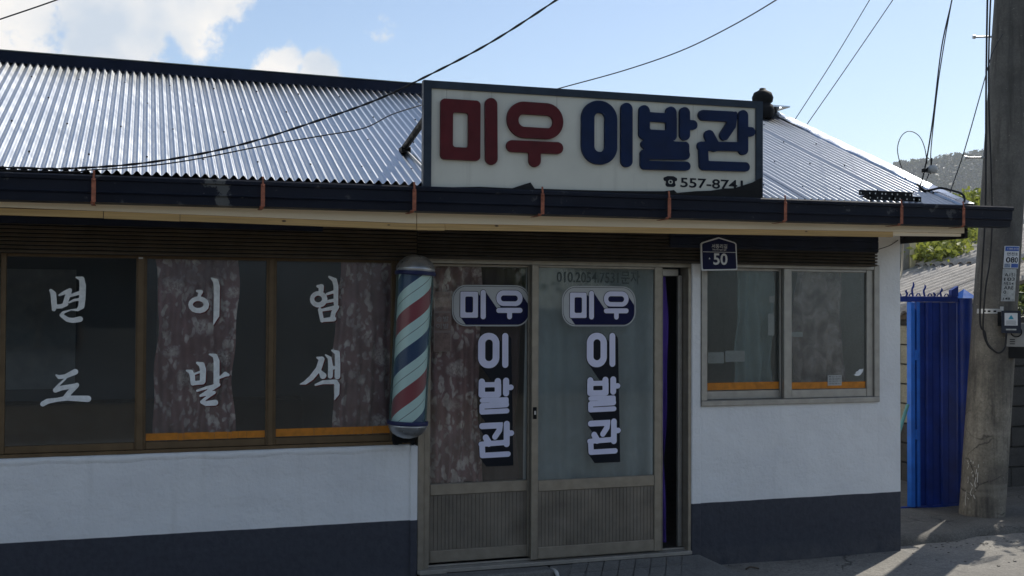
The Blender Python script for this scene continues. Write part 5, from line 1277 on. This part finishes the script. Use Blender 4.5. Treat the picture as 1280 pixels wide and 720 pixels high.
lf = MB().tube(smooth_path([(3.99, -0.20, -0.122), (4.02, -0.21, -0.105), (4.06, -0.19, -0.115), (4.09, -0.215, -0.120)], 4), [0.006] * 13, 6); tag(lf.build('twig', M_BARK), 'dark twig lying on the street before the right wall', 'twig')

# ------------------------------------------------------------------ far hill with its wood
HX, HY = math.sin(rad(40)), math.cos(rad(40)); PX, PY = HY, -HX
def hz_(s, d):    # s along the ridge, d away from the camera beyond the foot
    top = 122 + 5.0 * math.sin(s * 0.009 + 1.0) + 4.0 * math.sin(s * 0.021)
    return -0.2 + top * (1 - math.exp(-(max(0, d) / 150.0) ** 1.6)) * math.exp(-(s / 620.0) ** 4)
hm = MB(); NS, ND = 60, 18; hv = []
for j in range(ND + 1):
    d = 520.0 * j / ND
    for i in range(NS + 1):
        s = -700 + 1400 * i / NS; R_ = 700 + d
        hv.append((HX * R_ + PX * s, -7 + HY * R_ + PY * s, hz_(s, d)))
hm.add(hv, [(j * (NS + 1) + i, j * (NS + 1) + i + 1, (j + 1) * (NS + 1) + i + 1, (j + 1) * (NS + 1) + i) for j in range(ND) for i in range(NS)], True)
struct(hm.build('hill', M_HILL))
fm = MB(); cs = []
for i in range(3600):
    s = RNG.uniform(-190, 190); d = RNG.uniform(60, 380); R_ = 700 + d; h = hz_(s, d); H = RNG.uniform(8, 14); w_ = H * RNG.uniform(0.26, 0.4)
    c = np.array((HX * R_ + PX * s, -7 + HY * R_ + PY * s, h))
    n = 26; t = RNG.uniform(0, 1, n) ** 0.8; a = RNG.uniform(0, 6.28, n); rr_ = w_ * np.sqrt(1 - t * 0.9) * RNG.uniform(0.5, 1, n)
    cs.append(np.stack([c[0] + rr_ * np.cos(a), c[1] + rr_ * np.sin(a), c[2] + 0.8 + t * H], 1))
leaves(fm, np.concatenate(cs), 1.7); tag(fm.build('hill_forest', M_FOREST), 'hazy dark green wood covering the far hill', 'forest', kind='stuff')

# ------------------------------------------------------------------ the other side of the street (seen only mirrored in the glass)
OH = thing('opposite_house', (1, -15.5, -0.14), 'low rendered house with dark tiled roof across the street', 'house')
MB().box(-9, 4.5, -19, -15, -0.3, 2.7).build('wall', plain('dull_render', (0.12, 0.12, 0.115), 0.85, 0, 0.3, 0.7), OH)
ro = MB().prismx([(-14.3, 2.6), (-19.7, 2.6), (-17, 4.4)], -9.6, 5.1); ro.build('roof', plain('dark_tiles', (0.05, 0.052, 0.06), 0.7), OH)
for x0 in (-6.5, -2.6, 1.4):
    wnd = MB().bev(x0, x0 + 1.5, -15.03, -14.97, 0.9, 2.1, 0.01).build('window', M_FRAME_BROWN, OH)
    for a in (0.06, 0.78): MB().box(x0 + a, x0 + a + 0.66, -14.965, -14.955, 0.96, 2.04).build('pane', plain('dark_pane', (0.02, 0.025, 0.03), 0.1), wnd)
MB().box(4.7, 13, -15.3, -15.1, -0.3, 1.7).build('garden_wall', M_BLOCK, OH)
for x in (7.0, 11.0): tree(x, -16.6, -0.14, 4.6, 1.4, 'green garden tree behind the block wall across the street', 90, 0.12, M_LEAF2, group='trees across the street', base=0.3)

# ------------------------------------------------------------------ air
hzb = MB().box(-1400, 2200, -1400, 2200, -1.3, 150)
hb = hzb.build('haze', bpy.data.materials.new('haze_air'))
hm_ = hb.data.materials[0]; hm_.use_nodes = True; hm_.node_tree.nodes.clear()
ho = hm_.node_tree.nodes.new('ShaderNodeOutputMaterial'); pv_ = hm_.node_tree.nodes.new('ShaderNodeVolumePrincipled')
pv_.inputs['Color'].default_value = (0.86, 0.92, 1.0, 1); pv_.inputs['Density'].default_value = 0.00027; pv_.inputs['Anisotropy'].default_value = 0.2
hm_.node_tree.links.new(pv_.outputs[0], ho.inputs['Volume'])
hb['kind'] = 'stuff'; hb['label'] = 'pale summer haze over the whole valley'; hb['category'] = 'haze'
